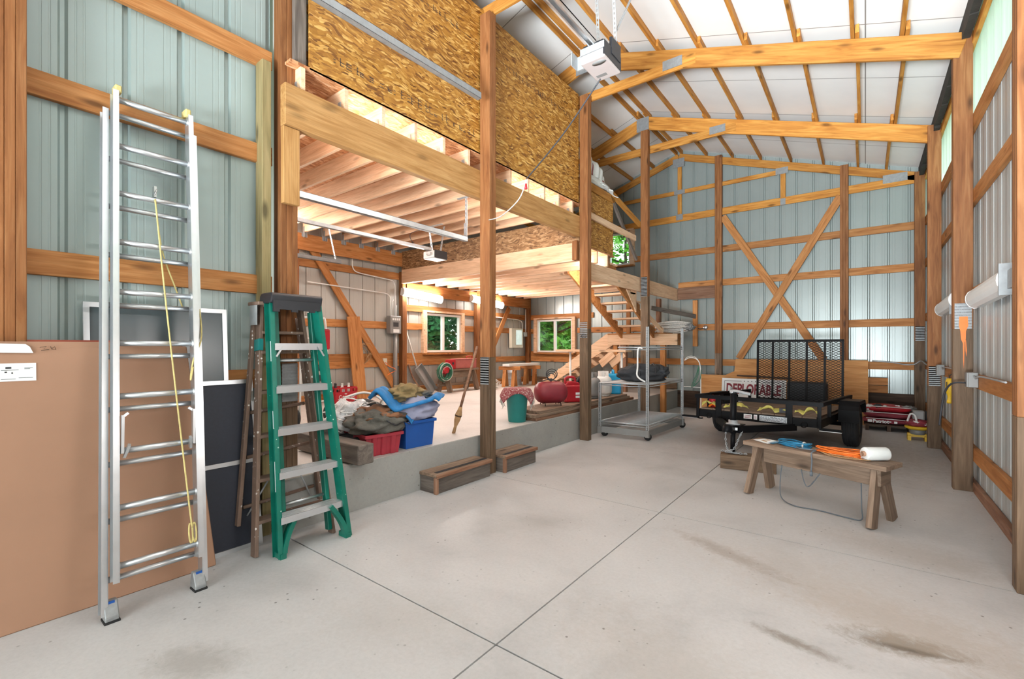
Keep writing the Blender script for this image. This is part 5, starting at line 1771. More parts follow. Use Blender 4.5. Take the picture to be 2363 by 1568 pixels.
gas_cylinder('grey gas cylinder half hidden by the post past the petrol can', -3.66, 6.95, 'electric_gray')
gas_cylinder('white gas cylinder between the grey cylinder and the blue water jug', -3.68, 7.42, 'white_paint')
t = thing('water_jug', 'bright blue plastic water jug behind the wheeled cart shelf', 'jug', (-3.70, 7.85, ZT))
M = Matrix.Translation((-3.70, 7.85, ZT)) @ Matrix.Rotation(.6, 4, 'Z')
obj('body', MB().box((-.13, -.14, 0), (.13, .14, .37), M).bevel(.03, 3), 'sky_plastic', t, at=(-3.7, 7.85, ZT))
obj('grip', MB().tube([M @ p for p in bez([V((0, -.09, .36)), V((0, -.08, .42)), V((0, .03, .43)), V((0, .06, .36))], 5)], .018, 8), 'sky_plastic', t, at=(-3.7, 7.85, ZT + .36))
obj('cap', MB().lathe([(0, 0), (.03, 0), (.03, .03), (0, .03)], M @ Matrix.Translation((0, .10, .37)), 16), 'white_plastic', t, at=(-3.7, 7.85, ZT + .37))

# ================================================================== SIDE ROOM
t = thing('bottle_crate', 'red plastic bottle crate with white script beside the leaning plank', 'crate', (-7.42, 4.62, PZ))
T = (-7.42, 4.62)
mb = MB().box((T[0] - .15, T[1] - .21, PZ), (T[0] + .15, T[1] + .21, PZ + .02))
w, dd, h = .30, .42, .29
for s in (-1, 1):
    mb.box((T[0] + s * w / 2 - .006, T[1] - dd / 2, PZ), (T[0] + s * w / 2 + .006, T[1] + dd / 2, PZ + .20))
    mb.box((T[0] + s * w / 2 - .006, T[1] - dd / 2, PZ + .25), (T[0] + s * w / 2 + .006, T[1] + dd / 2, PZ + .28))
    for k in range(5):
        y = T[1] - dd / 2 + dd * k / 4
        mb.box((T[0] + s * w / 2 - .007, y - .02, PZ + .2), (T[0] + s * w / 2 + .007, y + .02, PZ + .26))
    mb.box((T[0] - w / 2, T[1] + s * dd / 2 - .006, PZ), (T[0] + w / 2, T[1] + s * dd / 2 + .006, PZ + .20))
    mb.box((T[0] - w / 2, T[1] + s * dd / 2 - .006, PZ + .25), (T[0] + w / 2, T[1] + s * dd / 2 + .006, PZ + .28))
    for k in range(4):
        x = T[0] - w / 2 + w * k / 3
        mb.box((x - .02, T[1] + s * dd / 2 - .007, PZ + .2), (x + .02, T[1] + s * dd / 2 + .007, PZ + .26))
obj('shell', mb, 'red_plastic', t, at=(T[0], T[1], PZ))
mb = MB()                                     # white script across the long side
F = lambda y, z: (T[0] + w / 2 + .010, T[1] - .21 + y, PZ + z)
for pts in ([(.12, .13), (.09, .14), (.07, .11), (.09, .085), (.13, .10)], [(.15, .10), (.14, .115), (.16, .125), (.17, 0.088), (.155, .095)],
            [(.20, .12), (.18, .12), (.18, .095), (.21, .10)], [(.24, .12), (.22, .115), (.23, .095), (.25, .11), (.25, .125), (.255, .095)],
            [(.27, .115), (.29, .12)], [(.34, .135), (.31, .13), (.30, .10), (.35, .10), (.40, .13)], [(.05, .075), (.2, .085), (.38, .07)], [(.18, .17), (.19, .155), (.20, .17), (.21, .155), (.22, .17)]):
    mb.tube(bez([F(y, z) for y, z in pts], 4), .006, 5)
obj('script_logo', mb, 'white_paint', t, at=(T[0] + .15, T[1], PZ + .1))
BG = 'bottles in the red crate'
for k, (dx, dy, cc) in enumerate(((.05, -.14, 'ink'), (.06, -.02, 'white_plastic'), (.04, .12, 'white_plastic'), (-.06, -.08, 'ink'))):
    x, y = T[0] + dx, T[1] + dy
    mb = MB().lathe([(0, 0), (.04, 0), (.042, .02), (.042, .2), (.02, .27), (.018, .30), (0, .30)], Matrix.Translation((x, y, PZ + .022)), 14)
    o = tag(obj('bottle', mb, 'white_plastic' if cc == 'white_plastic' else 'black_plastic', at=(x, y, PZ + .022)),
            ('dark bottle at the near end of the red crate', 'white bottle in the middle of the red crate', 'white bottle at the far end of the red crate', 'dark bottle at the back of the red crate')[k], 'bottle', BG)
    obj('cap', MB().lathe([(0, 0), (.02, 0), (.02, .02), (0, .02)], Matrix.Translation((x, y, PZ + .322)), 12), cc, o, at=(x, y, PZ + .32))
tag(board('leaning_plank', (-7.48, 5.06, PZ + .005), (-7.585, 4.97, 1.96), .26, .036, 'pine', None, (0, 1, 0)), 'wide plank standing upright against the side room wall by the red crate', 'plank')
t = thing('hand_truck', 'white tube hand truck with a red pack seen past the green stepladder', 'hand truck', (-5.5, 3.15, PZ))
mb = MB()
mb.tube(bez([(-5.5, 3.24, PZ + .1), (-5.5, 3.23, 1.0), (-5.5, 3.20, 1.68), (-5.5, 3.16, 1.76), (-5.5, 3.08, 1.77), (-5.5, 2.9, 1.76)], 6), .014, 8)
mb.tube([(-5.5, 2.86, PZ + .1), (-5.5, 2.88, 1.74)], .014, 8)
for z in (.7, 1.1, 1.5):
    mb.tube([(-5.5, 2.86, z), (-5.5, 3.235, z)], .010, 6)
obj('tube_frame', mb, 'white_paint', t, at=(-5.5, 3.1, PZ))
obj('nose_plate', MB().box((-5.5, 2.86, PZ), (-5.25, 3.24, PZ + .015)), 'white_paint', t, at=(-5.4, 3.1, PZ))
for y in (2.82, 3.28):
    obj('wheel', MB().lathe([(0, -.03), (.10, -.03), (.12, -.015), (.12, .015), (.10, .03), (0, .03)], Matrix.Translation((-5.55, y, PZ + .12)) @ Matrix.Rotation(PI / 2, 4, 'X'), 20), 'rubber', t, at=(-5.55, y, PZ + .12))
obj('red_pack', MB().box((-5.48, 3.02, 1.36), (-5.38, 3.20, 1.62)).bevel(.02, 2), 'red_plastic', t, at=(-5.4, 3.1, 1.36))
mb = MB()
for k in range(4):
    mb.box((-5.48, 3.08, 1.22 - k * .13), (-5.44, 3.21, 1.30 - k * .13))
obj('straps', mb, 'ink', t, at=(-5.45, 3.1, .9))
# shovel and dark stick
t = thing('snow_shovel', 'long grey scoop shovel with a pale handle leaning beside the casement window', 'shovel', (-7.42, 6.75, PZ))
obj('handle', MB().tube([(-7.66, 6.25, 1.80), (-7.55, 6.47, .96)], .016, 8), 'rope', t, at=(-7.6, 6.3, 1))
M, L = frame((-7.56, 6.48, .96), (-7.40, 6.80, PZ + .005), (1, 0.4, 0.3))
mb = MB().box((0, -.15, 0), (L, .15, .006), M).box((0, -.15, 0), (L, -.144, .07), M).box((0, .144, 0), (L, .15, .07), M).box((0, -.15, 0), (.006, .15, .07), M)
obj('scoop', mb, 'electric_gray', t, at=(-7.45, 6.7, PZ))
o = tag(obj('bent_stick', MB().tube(bez([(-7.68, 6.36, 1.02), (-7.62, 6.42, .75), (-7.50, 6.52, .52), (-7.40, 6.58, PZ + .01)], 5), .018, 8), 'red_wood', at=(-7.5, 6.5, PZ)), 'dark bent stick leaning behind the scoop shovel', 'stick')


def sawhorse(t, c, ax, L, h, top_w, top_h, splay, leg_w, leg_t, mat, z0, inset=.10, apron=.16, leg_mat=None, over=.0):
    """c: centre on the ground, ax: unit direction of the top"""
    ax = V(ax).normalized()
    n = V((-ax.y, ax.x, 0))
    c = V(c)
    leg_mat = leg_mat or mat
    board('top_board', c - ax * (L / 2) + V((0, 0, h - top_h / 2)), c + ax * (L / 2) + V((0, 0, h - top_h / 2)), top_h, top_w, mat, t)
    if apron:
        board('apron', c - ax * (L / 2 - inset - .03) + V((0, 0, h - top_h - apron / 2)), c + ax * (L / 2 - inset - .03) + V((0, 0, h - top_h - apron / 2)), apron, .038, mat, t)
    for s in (-1, 1):
        for q in (-1, 1):
            a = c + ax * (s * (L / 2 - inset + over)) + n * (q * splay)
            b = c + ax * (s * (L / 2 - inset)) + n * (q * (.04)) + V((0, 0, h - top_h))
            board('leg', a, b, leg_w, leg_t, leg_mat, t, tuple(n * q), .003)
        e = c + ax * (s * (L / 2 - inset))
        board('end_cleat', e + n * -.09 + V((0, 0, h - top_h - .07)) + ax * (s * .03), e + n * .09 + V((0, 0, h - top_h - .07)) + ax * (s * .03), .13, .03, leg_mat, t)


t = thing('tool_bench', 'rough wooden saw bench holding red toolboxes under the casement window', 'saw bench', (-7.30, 7.45, PZ))
sawhorse(t, (-7.30, 7.47, PZ), (0, 1, 0), 1.15, .50, .24, .04, .19, .14, .04, 'weathered', PZ, .14, .16)
board('shelf_rail', (-7.30, 6.85, PZ + .16), (-7.30, 8.05, PZ + .16), .06, .04, 'weathered', t)
ZB = PZ + .50
t = thing('tool_box', 'long faded red toolbox lying on the bench under the window', 'toolbox', (-7.30, 7.62, ZB))
obj('box', MB().box((-7.40, 7.32, ZB), (-7.22, 8.0, ZB + .20)).bevel(.012, 2), 'faded_red', t, at=(-7.3, 7.6, ZB))
obj('lid', MB().box((-7.405, 7.315, ZB + .20), (-7.215, 8.005, ZB + .225)).bevel(.006), 'faded_red', t, at=(-7.3, 7.6, ZB + .2))
obj('grip', MB().tube(bez([(-7.31, 7.75, ZB + .225), (-7.31, 7.77, ZB + .27), (-7.31, 7.92, ZB + .27), (-7.31, 7.94, ZB + .225)], 4), .01, 6), 'red_plastic', t, at=(-7.3, 7.8, ZB + .22))
t = thing('tool_case', 'small bright red case next to the long faded toolbox', 'case', (-7.28, 7.20, ZB))
obj('box', MB().box((-7.36, 7.12, ZB), (-7.20, 7.29, ZB + .21)).bevel(.012, 2), 'red_plastic', t, at=(-7.28, 7.2, ZB))
obj('latch', MB().box((-7.199, 7.18, ZB + .10), (-7.193, 7.23, ZB + .15)), 'ink', t, at=(-7.2, 7.2, ZB + .1))
t = thing('hose_reel', 'coil of green hose round a red core hanging at the end of the bench', 'hose', (-7.14, 6.86, .70))
mb = MB()
rs = random.Random(8)
for k in range(13):
    r = .15 + .045 * rs.random()
    cz = V((-7.10 + .05 * rs.uniform(-1, 1), 6.86, .86)) + V((0, rs.uniform(-.02, .02), rs.uniform(-.02, .02)))
    tilt = rs.uniform(-.18, .18)
    mb.tube(arc(cz, r, 0, 2 * PI, 22, (tilt, .95, 0), (.1 * tilt, 0, 1))[:-1], .010, 6, True)
obj('hose_coil', mb, 'green_hose', t, at=(-7.1, 6.86, .86))
obj('white_coil', MB().tube(arc((-7.05, 6.86, .86), .19, 0, 2 * PI, 24, (.05, .95, 0), (0, 0, 1))[:-1], .008, 6, True).tube(arc((-7.05, 6.86, .84), .13, .5, 5, 20, (.05, .95, .1), (0, 0, 1)), .008, 6), 'rope', t, at=(-7.05, 6.86, .86))
obj('core', MB().blob((-7.10, 6.86, .90), (.07, .10, .09), 3, .3, 3), 'red_plastic', t, at=(-7.1, 6.86, .9))

for y, lab in ((8.98, 'pine sawhorse under the white plank, the one nearer the tall post'), (9.86, 'pine sawhorse under the white plank, the one nearer the stairs')):
    t = thing('sawhorse', lab, 'sawhorse', (-7.0, y, PZ), group='pine sawhorses by the corner of the side room')
    sawhorse(t, (-7.0, y, PZ), (.9, .43, 0), .55, .50, .09, .09, .20, .035, .085, 'pine', PZ, .16, 0)
tag(board('white_plank', (-7.02, 8.85, PZ + .535), (-6.98, 10.12, PZ + .535), .06, .22, 'white_paint'), 'white plank resting across the two pine sawhorses', 'plank')
t = thing('steel_drum', 'pale steel drum standing under the white plank between the pine sawhorses', 'drum', (-7.25, 9.5, PZ))
obj('shell', MB().lathe([(0, 0), (.19, 0), (.20, .01), (.19, .15), (.20, .16), (.19, .17), (.19, .31), (.20, .32), (.19, .33), (.20, .45), (0, .45)], Matrix.Translation((-7.25, 9.48, PZ)), 28), 'galv', t, at=(-7.25, 9.48, PZ))
mb = MB()
rs = random.Random(12)
for k in range(26):
    c = V((-6.95, 8.28, .52)) + V((rs.uniform(-.08, .08), rs.uniform(-.10, .10), rs.uniform(-.09, .16)))
    mb.tube(bez([c + V((rs.uniform(-.09, .09), rs.uniform(-.1, .1), rs.uniform(-.05, .05))) for _ in range(4)], 4), .010, 5)
for v in mb.bm.verts:
    if v.co.z < PZ + .005:
        v.co.z = PZ + .005
tag(obj('rope_heap', mb, 'rope', at=(-6.95, 8.28, PZ)), 'tangled heap of white rope on the slab behind the tall post', 'rope')

# plank bench on pipe legs in front of the stairs
t = thing('pipe_bench', 'long plank worktop on thin pipe legs in front of the stairs', 'bench', (-4.4, 8.15, PZ))
board('plank_top', (-5.05, 8.15, 1.315), (-3.52, 8.15, 1.315), .045, .28, 'joist_pine', t)
for x in (-4.78, -3.66):
    obj('pipe_leg', MB().tube([(x, 8.15, PZ), (x, 8.15, 1.29)], .022, 10), 'white_paint', t, at=(x, 8.15, PZ))
    obj('flange', MB().lathe([(0, 0), (.055, 0), (.055, .012), (0, .012)], Matrix.Translation((x, 8.15, 1.28)), 16), 'steel', t, at=(x, 8.15, 1.28))
for k, (x, lab) in enumerate(((-4.25, 'short cut board leaning under the plank worktop, the one nearer the post'), (-4.02, 'short cut board leaning under the plank worktop, nearer the landing post'))):
    tag(board('cut_board', (x - .20, 8.85, PZ + .62), (x + .12, 8.80, PZ + .86), .16, .035, 'joist_pine', None, (0, 0, 1)), lab, 'board', 'cut boards under the worktop')

# ================================================================== WIRE CART
t = thing('wheeled_wire_cart', 'galvanized wheeled cart with wire shelves beside the raised slab', 'cart', (-2.92, 7.25, 0))
C = {'fl': (-3.28, 6.50), 'fr': (-2.54, 6.56), 'br': (-2.48, 7.98), 'bl': (-3.22, 7.92)}
tops = {'fl': .84, 'fr': 1.69, 'br': 1.70, 'bl': .84}


def slotted(x, y, z0, z1, parent):
    mb = MB()
    w, dd = .040, .028
    mb.box((x - w / 2, y - dd / 2 + .003, z0), (x - w / 2 + .011, y + dd / 2, z1)).box((x + w / 2 - .011, y - dd / 2 + .003, z0), (x + w / 2, y + dd / 2, z1))
    o = obj('upright', mb, 'galv', parent, at=(x, y, z0))
    mb = MB()
    z = z0
    while z < z1 - .03:
        mb.box((x - .0095, y - dd / 2 + .003, z), (x + .0095, y - dd / 2 + .006, z + .014))
        z += .036
    mb.box((x - .0095, y + dd / 2 - .004, z0), (x + .0095, y + dd / 2, z1))
    obj('slot_strip', mb, 'electric_gray', o, at=(x, y, z0))
    return o


for k, (x, y) in C.items():
    slotted(x, y, .06, tops[k], t)
FLc, FRc, BRc, BLc = [V((*C[k], 0)) for k in ('fl', 'fr', 'br', 'bl')]


def wire_shelf(z, name, a=FLc, b=FRc, c=BRc, d_=BLc, n=46):
    up = V((0, 0, z))
    mb = MB()
    for p, q in ((a, b), (b, c), (c, d_), (d_, a)):
        mb.tube([p + up, q + up], .012, 8)
        mb.tube([p + up - V((0, 0, .035)), q + up - V((0, 0, .035))], .006, 6)
    o = obj(name, mb, 'galv', t, at=a + up)
    mb = MB()
    for k in range(1, n):
        u = k / n
        mb.tube([a.lerp(d_, u) + up, b.lerp(c, u) + up], .0032, 4)
    for k in range(1, 5):
        u = k / 5
        mb.tube([a.lerp(b, u) + up - V((0, 0, .008)), d_.lerp(c, u) + up - V((0, 0, .008))], .005, 5)
    obj('wire_grid', mb, 'galv', o, at=a + up)
    return o


wire_shelf(.235, 'wire_shelf')
wire_shelf(.835, 'wire_shelf')
h1, h2 = V((-2.98, 6.52, 0)), V((-2.92, 7.95, 0))
wire_shelf(1.385, 'upper_shelf', h1, FRc, BRc, h2, 10)
mb = MB()
for p, q in ((FLc, FRc), (FRc, BRc), (BRc, BLc), (BLc, FLc)):
    M, L = frame(p + V((0, 0, .11)), q + V((0, 0, .11)))
    mb.box((0, -.012, -.045), (L, .012, .045), M)
obj('base_frame', mb, 'electric_gray', t, at=(-2.9, 7.2, .1))
mb = MB().tube(bez([(-2.60, 6.52, 1.37), (-2.66, 6.50, 1.36), (-2.66, 6.48, 1.10), (-2.66, 6.46, .98), (-2.62, 6.48, .92), (-2.56, 6.52, .88)], 5), .012, 8)
obj('swing_bracket', mb, 'white_paint', t, at=(-2.6, 6.5, 1.1))
for k, (x, y) in C.items():
    obj('corner_foot', MB().box((x - .03, y - .03, .055), (x + .03, y + .03, .16)), 'electric_gray', t, at=(x, y, .06))
    ox = .05 if k in ('fl', 'bl') else -.02
    o = obj('caster', MB().lathe([(0, -.016), (.05, -.016), (.056, -.008), (.056, .008), (.05, .016), (0, .016)], Matrix.Translation((x + ox, y + .06, .056)) @ Matrix.Rotation(.5, 4, 'Z') @ Matrix.Rotation(PI / 2, 4, 'X'), 20), 'rubber', t, at=(x + ox, y + .06, .056))
    obj('fork', MB().box((x + ox - .03, y + .03, .05), (x + ox - .024, y + .09, .12)).box((x + ox + .024, y + .03, .05), (x + ox + .03, y + .09, .12)).box((x + ox - .03, y + .03, .11), (x + ox + .03, y + .09, .12)), 'galv', o, at=(x + ox, y + .06, .1))
t = thing('duffel_bag', 'slumped dark grey duffel bag on the middle shelf of the wheeled cart', 'duffel bag', (-2.85, 7.15, .84))
M = Matrix.Rotation(.72, 4, 'Z')
obj('body', MB().blob((-2.85, 7.15, .955), (.40, .19, .155), 21, .28, 2.2, .845, M), 'charcoal_cloth', t, at=(-2.85, 7.15, .84))
mb = MB()
R_ = M.to_3x3()
for s in (-.12, .14):
    pts = [V((s, -.20, -.02)), V((s + .02, -.14, .11)), V((s + .03, 0, .165)), V((s + .04, .13, .11))]
    mb.tube(bez([V((-2.85, 7.15, .955)) + R_ @ p for p in pts], 6), .011, 6)
obj('strap', mb, 'ink', t, at=(-2.85, 7.15, 1.05))
obj('flap', MB().blob((-2.66, 7.32, .99), (.16, .15, .10), 31, .3, 2.5, None, M), 'charcoal_cloth', t, at=(-2.66, 7.3, .95))

# ================================================================== TRAILER
TM = Matrix.Translation((-1.01, 8.10, 0.0)) @ Matrix.Rotation(math.radians(-5.2), 4, 'Z')
TP = TM @ Matrix.Translation((0, 0, .30)) @ Matrix.Rotation(math.radians(-2.3), 4, 'X') @ Matrix.Translation((0, 0, -.30))
t = thing('utility_trailer', 'black utility trailer with a wooden deck and upright mesh ramp', 'trailer', None, M=TP)
HW, YFt, YRr = .735, -1.50, 1.02


def loc(name, mb, mat, parent=None):
    return obj(name, mb, mat, parent or t, local=True)


fr = MB().box((-HW, YFt, .365), (HW, YFt + .045, .465)).box((-HW, YRr - .045, .365), (HW, YRr, .465))
for s in (-1, 1):
    fr.box((s * HW - (.045 if s > 0 else 0), YFt, .365), (s * HW + (0 if s > 0 else .045), YRr, .465))
for y in (-.9, -.3, .3):
    fr.box((-HW, y, .38), (HW, y + .04, .45))
loc('chassis', fr, 'black_paint')
mb = MB()
nb = 9
for k in range(nb):
    a = -HW + .05 + (2 * HW - .10) * k / nb
    b = -HW + .05 + (2 * HW - .10) * (k + 1) / nb - .006
    mb.box((a, YFt + .045, .455), (b, YRr - .045, .485))
loc('deck', mb, 'weathered')
mb = MB()
for s in (-1, 1):
    mb.box((s * HW - .022, YFt, .665), (s * HW + .022, YRr, .671)).box((s * HW - (.022 if s < 0 else -.016), YFt, .665 - .04), (s * HW + (-.016 if s < 0 else .022), YRr, .671))
mb.box((-HW, YFt - .022, .665), (HW, YFt + .022, .671)).box((-HW - .02, YFt - .022, .62), (HW + .02, YFt - .016, .671))
loc('top_rail', mb, 'black_paint')
for x, w in ((-HW + .02, .04), (HW - .02, .04), (-.44, .075), (.40, .075)):
    loc('upright', MB().box((x - w / 2, YFt - .012, .36), (x + w / 2, YFt + .0, .665)).box((x - w / 2, YFt - .012, .36), (x - w / 2 + .008, YFt + .035, .665)), 'black_paint')
for s in (-1, 1):
    for y in (-.95, YRr - .03):
        loc('upright', MB().box((s * HW - .02, y - .02, .46), (s * HW + .02, y + .02, .665)), 'black_paint')
# A-frame tongue, coupler, jack
for s in (-1, 1):
    a, b = V((s * .46, YFt + .04, .345)), V((s * .045, YFt - .80, .345))
    M, L = frame(a, b)
    loc('tongue_arm', MB().box((0, -.022, -.04), (L, .022, .04), M), 'black_paint')
mb = MB().box((-.08, YFt - .86, .385), (.08, YFt - .62, .395)).box((-.05, YFt - 1.02, .34), (.05, YFt - .74, .40))
mb.lathe([(0, .08), (.045, .07), (.055, .03), (.055, 0), (0, 0)], Matrix.Translation((0, YFt - 1.02, .335)), 16)
loc('coupler', mb.bevel(.004), 'black_paint')
jy = YFt - .82
mb = MB().tube([(0, jy, .30), (0, jy, .76)], .036, 16)
jk = loc('jack', mb, 'black_paint')
loc('jack_leg', MB().tube([(0, jy, .08), (0, jy, .34)], .027, 14), 'black_paint', jk)
loc('jack_foot', MB().box((-.07, jy - .06, .073), (.07, jy + .06, .083)), 'galv', jk)
loc('jack_collar', MB().lathe([(0, 0), (.075, 0), (.075, .012), (.05, .016), (.05, .05), (0, .05)], Matrix.Translation((0, jy, .40)), 18), 'galv', jk)
mb = MB().tube(bez([(0, jy, .765), (-.02, jy + .0, .785), (.04, jy - .03, .79), (.13, jy - .05, .775), (.20, jy - .06, .765)], 5), [.03, .03, .03, .028, .026, .024] + [.017] * 15, 10)
loc('jack_handle', mb, 'galv', jk)


def chain(pts, nm, parent, r=.012, wire=.0035):
    P = bez(pts, 10)
    mb = MB()
    s = 0
    acc = 0
    k = 0
    last = P[0]
    for p in P[1:]:
        seg = (p - last).length
        acc += seg
        if acc > r * 1.9:
            d = (p - last).normalized()
            ref = V((0, 0, 1)) if abs(d.z) < .8 else V((1, 0, 0))
            u = d.cross(ref).normalized()
            if k % 2:
                u = d.cross(u).normalized()
            c = (p + last) / 2
            mb.tube([c + d * (r * 1.45 * math.cos(q * PI / 4)) + u * (r * .75 * math.sin(q * PI / 4)) for q in range(8)], wire, 4, True)
            k += 1
            acc = 0
        last = p
    return loc(nm, mb, 'galv', parent)


def dense(pts, n=60):
    pts = [V(p) for p in pts]
    return bez(pts, n)


chain([(-.075, YFt - .80, .33), (-.07, jy - .02, .26), (-.03, jy - .05, .12), (.02, jy - .07, .092), (-.10, jy - .07, .13), (-.25, jy - .02, .092)] and dense([(-.085, YFt - .76, .33), (-.075, jy - .02, .26), (-.04, jy - .07, .125), (.02, jy - .09, .092), (-.10, jy - .05, .087), (-.13, jy - .03, .087)], 3), 'safety_chain', None)
chain(dense([(.085, YFt - .76, .33), (.075, jy - .02, .26), (.03, jy - .07, .125), (-.04, jy - .09, .097), (.08, jy - .08, .087), (.17, jy - .05, .087)], 3), 'safety_chain', None)
# axle and wheels stand level on the floor
loc('axle', MB().tube([(-.80, 0, .30), (.80, 0, .30)], .03, 10), 'black_paint')
for s in (-1, 1):
    Mw = Matrix.Translation((s * .865, 0, .30)) @ Matrix.Rotation(PI / 2, 4, 'Y')
    w = .095
    wh = loc('wheel', MB().lathe([(.17, -w), (.24, -w), (.285, -w * .85), (.30, -w * .6), (.303, 0), (.30, w * .6), (.285, w * .85), (.24, w), (.17, w), (.17, -w)], Mw, 40), 'rubber')
    mb = MB()
    for q in (-.05, -.022, .006, .034):
        mb.tube([Mw @ p for p in arc((0, 0, q + .008), .305, 0, 2 * PI, 40, (1, 0, 0), (0, 1, 0))[:-1]], .007, 4, True)
    loc('tread_rib', mb, 'rubber', wh)
    loc('rim', MB().lathe([(0, -.03), (.10, -.03), (.15, -.06), (.172, -.08), (.172, .08), (.15, .06), (.10, .05), (0, .05)], Mw, 28), 'electric_gray', wh)
    x0, x1 = sorted((s * .755, s * .985))
    prof = [(-.40, .50), (-.36, .58), (-.30, .645), (.30, .645), (.40, .58), (.42, .46)]
    mb = MB()
    for (ya, za), (yb, zb) in zip(prof, prof[1:]):
        mb.prism([(x0, ya, za), (x0, yb, zb), (x0, yb, zb - .006), (x0, ya, za - .006)], (x1 - x0, 0, 0))
    sx = x1 if s > 0 else x0
    mb.prism([(sx, -.40, .50), (sx, -.36, .58), (sx, -.30, .645), (sx, .30, .645), (sx, .40, .58), (sx, .40, .56), (sx, .30, .60), (sx, -.30, .60), (sx, -.36, .54)], (-s * .006, 0, 0))
    loc('fender', mb, 'black_paint')
    loc('splash_plate', MB().box((x0, -.405, .36), (x1, -.395, .52)), 'black_paint')
    mb = MB().box((s * HW - .02 if s > 0 else -HW - .20, YFt - .01, .335), (HW + .20 if s > 0 else -HW + .02, YFt + .05, .365))
    br = loc('corner_bracket', mb, 'black_paint')
    a, b = (HW - .02, HW + .20) if s > 0 else (-HW - .20, -HW + .02)
    loc('bright_edge', MB().box((a, YFt - .014, .332), (b, YFt - .009, .340)), 'steel', br)
    mb = MB().tube(arc((s * .56 - (.0 if s > 0 else .0), YFt - .02, .39), .033, 0, 2 * PI, 14, (1, 0, 0), (0, 0, 1))[:-1], .006, 6, True)
    loc('tie_ring', mb, 'black_paint')
# ramp gate: bars and expanded metal
GW, G0, G1, gy = .64, .50, 1.56, YRr + .03
mb = MB().box((-GW, gy - .015, G1 - .04), (GW, gy + .015, G1)).box((-GW, gy - .015, G0), (GW, gy + .015, G0 + .035))
for x in (-GW, GW - .03):
    mb.box((x, gy - .015, G0), (x + .03, gy + .015, G1))
gate = loc('ramp_gate', mb, 'black_paint')
for k in range(4):
    x = -GW + (k + 1) * 2 * GW / 5
    loc('gate_bar', MB().box((x - .014, gy - .02, G0 + .035), (x + .014, gy + .012, G1 - .04)), 'black_paint', gate)
mb = MB()
cw, ch = .075, .042
nx, nz = int(2 * GW / (cw / 2)), int((G1 - G0) / (ch / 2))
for j in range(0, nz, 1):
    z = G0 + .02 + j * ch / 2
    if z + ch / 2 > G1 - .02:
        break
    for i in range(nx):
        x = -GW + .01 + i * cw / 2
        if (i + j) % 2 == 0:
            p, q = V((x, gy, z)), V((x + cw / 2, gy, z + ch / 2))
        else:
            p, q = V((x, gy, z + ch / 2)), V((x + cw / 2, gy, z))
        mb.bar(p, q, .0075, .004)
loc('expanded_mesh', mb, 'black_paint', gate)
# decals
mb = MB().box((-.12, YFt - .003, .395), (-.02, YFt, .455)).box((-.0, YFt - .003, .395), (.04, YFt, .455))
d1 = loc('white_decal', mb, 'paper')
mb = MB()
for z in (.405, .42, .435):
    mb.box((-.11, YFt - .004, z), (-.03, YFt - .003, z + .006)).box((.006, YFt - .004, z), (.034, YFt - .003, z + .006))
loc('decal_print', mb, 'maroon', d1)
mb = MB().box((.07, YFt - .013, .385), (.38, YFt - .010, .455))
d2 = loc('registration_plate', mb, 'galv')
mb = MB()
rs = random.Random(4)
for z in (.395, .41, .425, .438):
    x = .08
    while x < .36:
        w = rs.uniform(.01, .04)
        mb.box((x, YFt - .0145, z), (x + w, YFt - .013, z + .006))
        x += w + .008
loc('plate_print', mb, 'ink', d2)
mb = MB()
for s, off, mt in ((1, .10, 'orange_paint'), (-1, .16, 'orange_paint'), (1, .24, 'electric_gray')):
    a, b = V((s * .46, YFt + .04, .345)), V((s * .045, YFt - .80, .345))
    M, L = frame(a, b)
    u = L * (.48 if s > 0 else .45)
    if mt == 'electric_gray':
        u = L * .20
    o_ = MB().box((u, (-1 if s > 0 else 1) * .0235 - .0012, -.028), (u + (.22 if s > 0 and mt != 'electric_gray' else .10), (-1 if s > 0 else 1) * .0235 + .0012, .028), M)
    dl = loc('warning_decal', o_, mt)
    if mt == 'orange_paint':
        o_ = MB().box((u + .03, (-1 if s > 0 else 1) * .0245 - .0012, -.006), (u + .07, (-1 if s > 0 else 1) * .0245 + .0012, .010), M)
        loc('decal_print', o_, 'ink', dl)
mb = MB().box((-.02, jy - .09, .345), (.075, jy - .085, .375))
loc('white_decal', mb, 'paper')


def tp(x, y, z):
    return TP @ V((x, y, z))


# straps on the deck
SG = 'yellow webbing straps on the trailer deck'


def strap(label, x0, x1, seed, y=YFt + .10):
    rs = random.Random(seed)
    pts = []
    n = 6
    for k in range(n):
        u = k / (n - 1)
        pts.append((x0 + (x1 - x0) * u, y + rs.uniform(-.04, .07), .515 + (.06 * rs.random() if 0 < k < n - 1 else .005)))
    P = bez([tp(*p) for p in pts], 6)
    rs2 = random.Random(seed + 1)
    ph = rs2.uniform(0, 6)
    mb = MB()
    n = len(P) - 1

    def fn(u, v):
        i = min(n, int(round(u * n)))
        a = ph + u * 7
        w = V((.3 * math.sin(a), .7, .8 * math.sin(a * 1.3)))
        q = P[i] + w.normalized() * (v - .5) * .085
        q.z = max(q.z, P[i].z - .012, .50)
        return q
    mb.grid(fn, n, 2)
    o = tag(obj('webbing_strap', mb, 'strap', at=P[0]), label, 'strap', SG)
    m = o.modifiers.new('thick', 'SOLIDIFY')
    m.thickness = .003
    return o


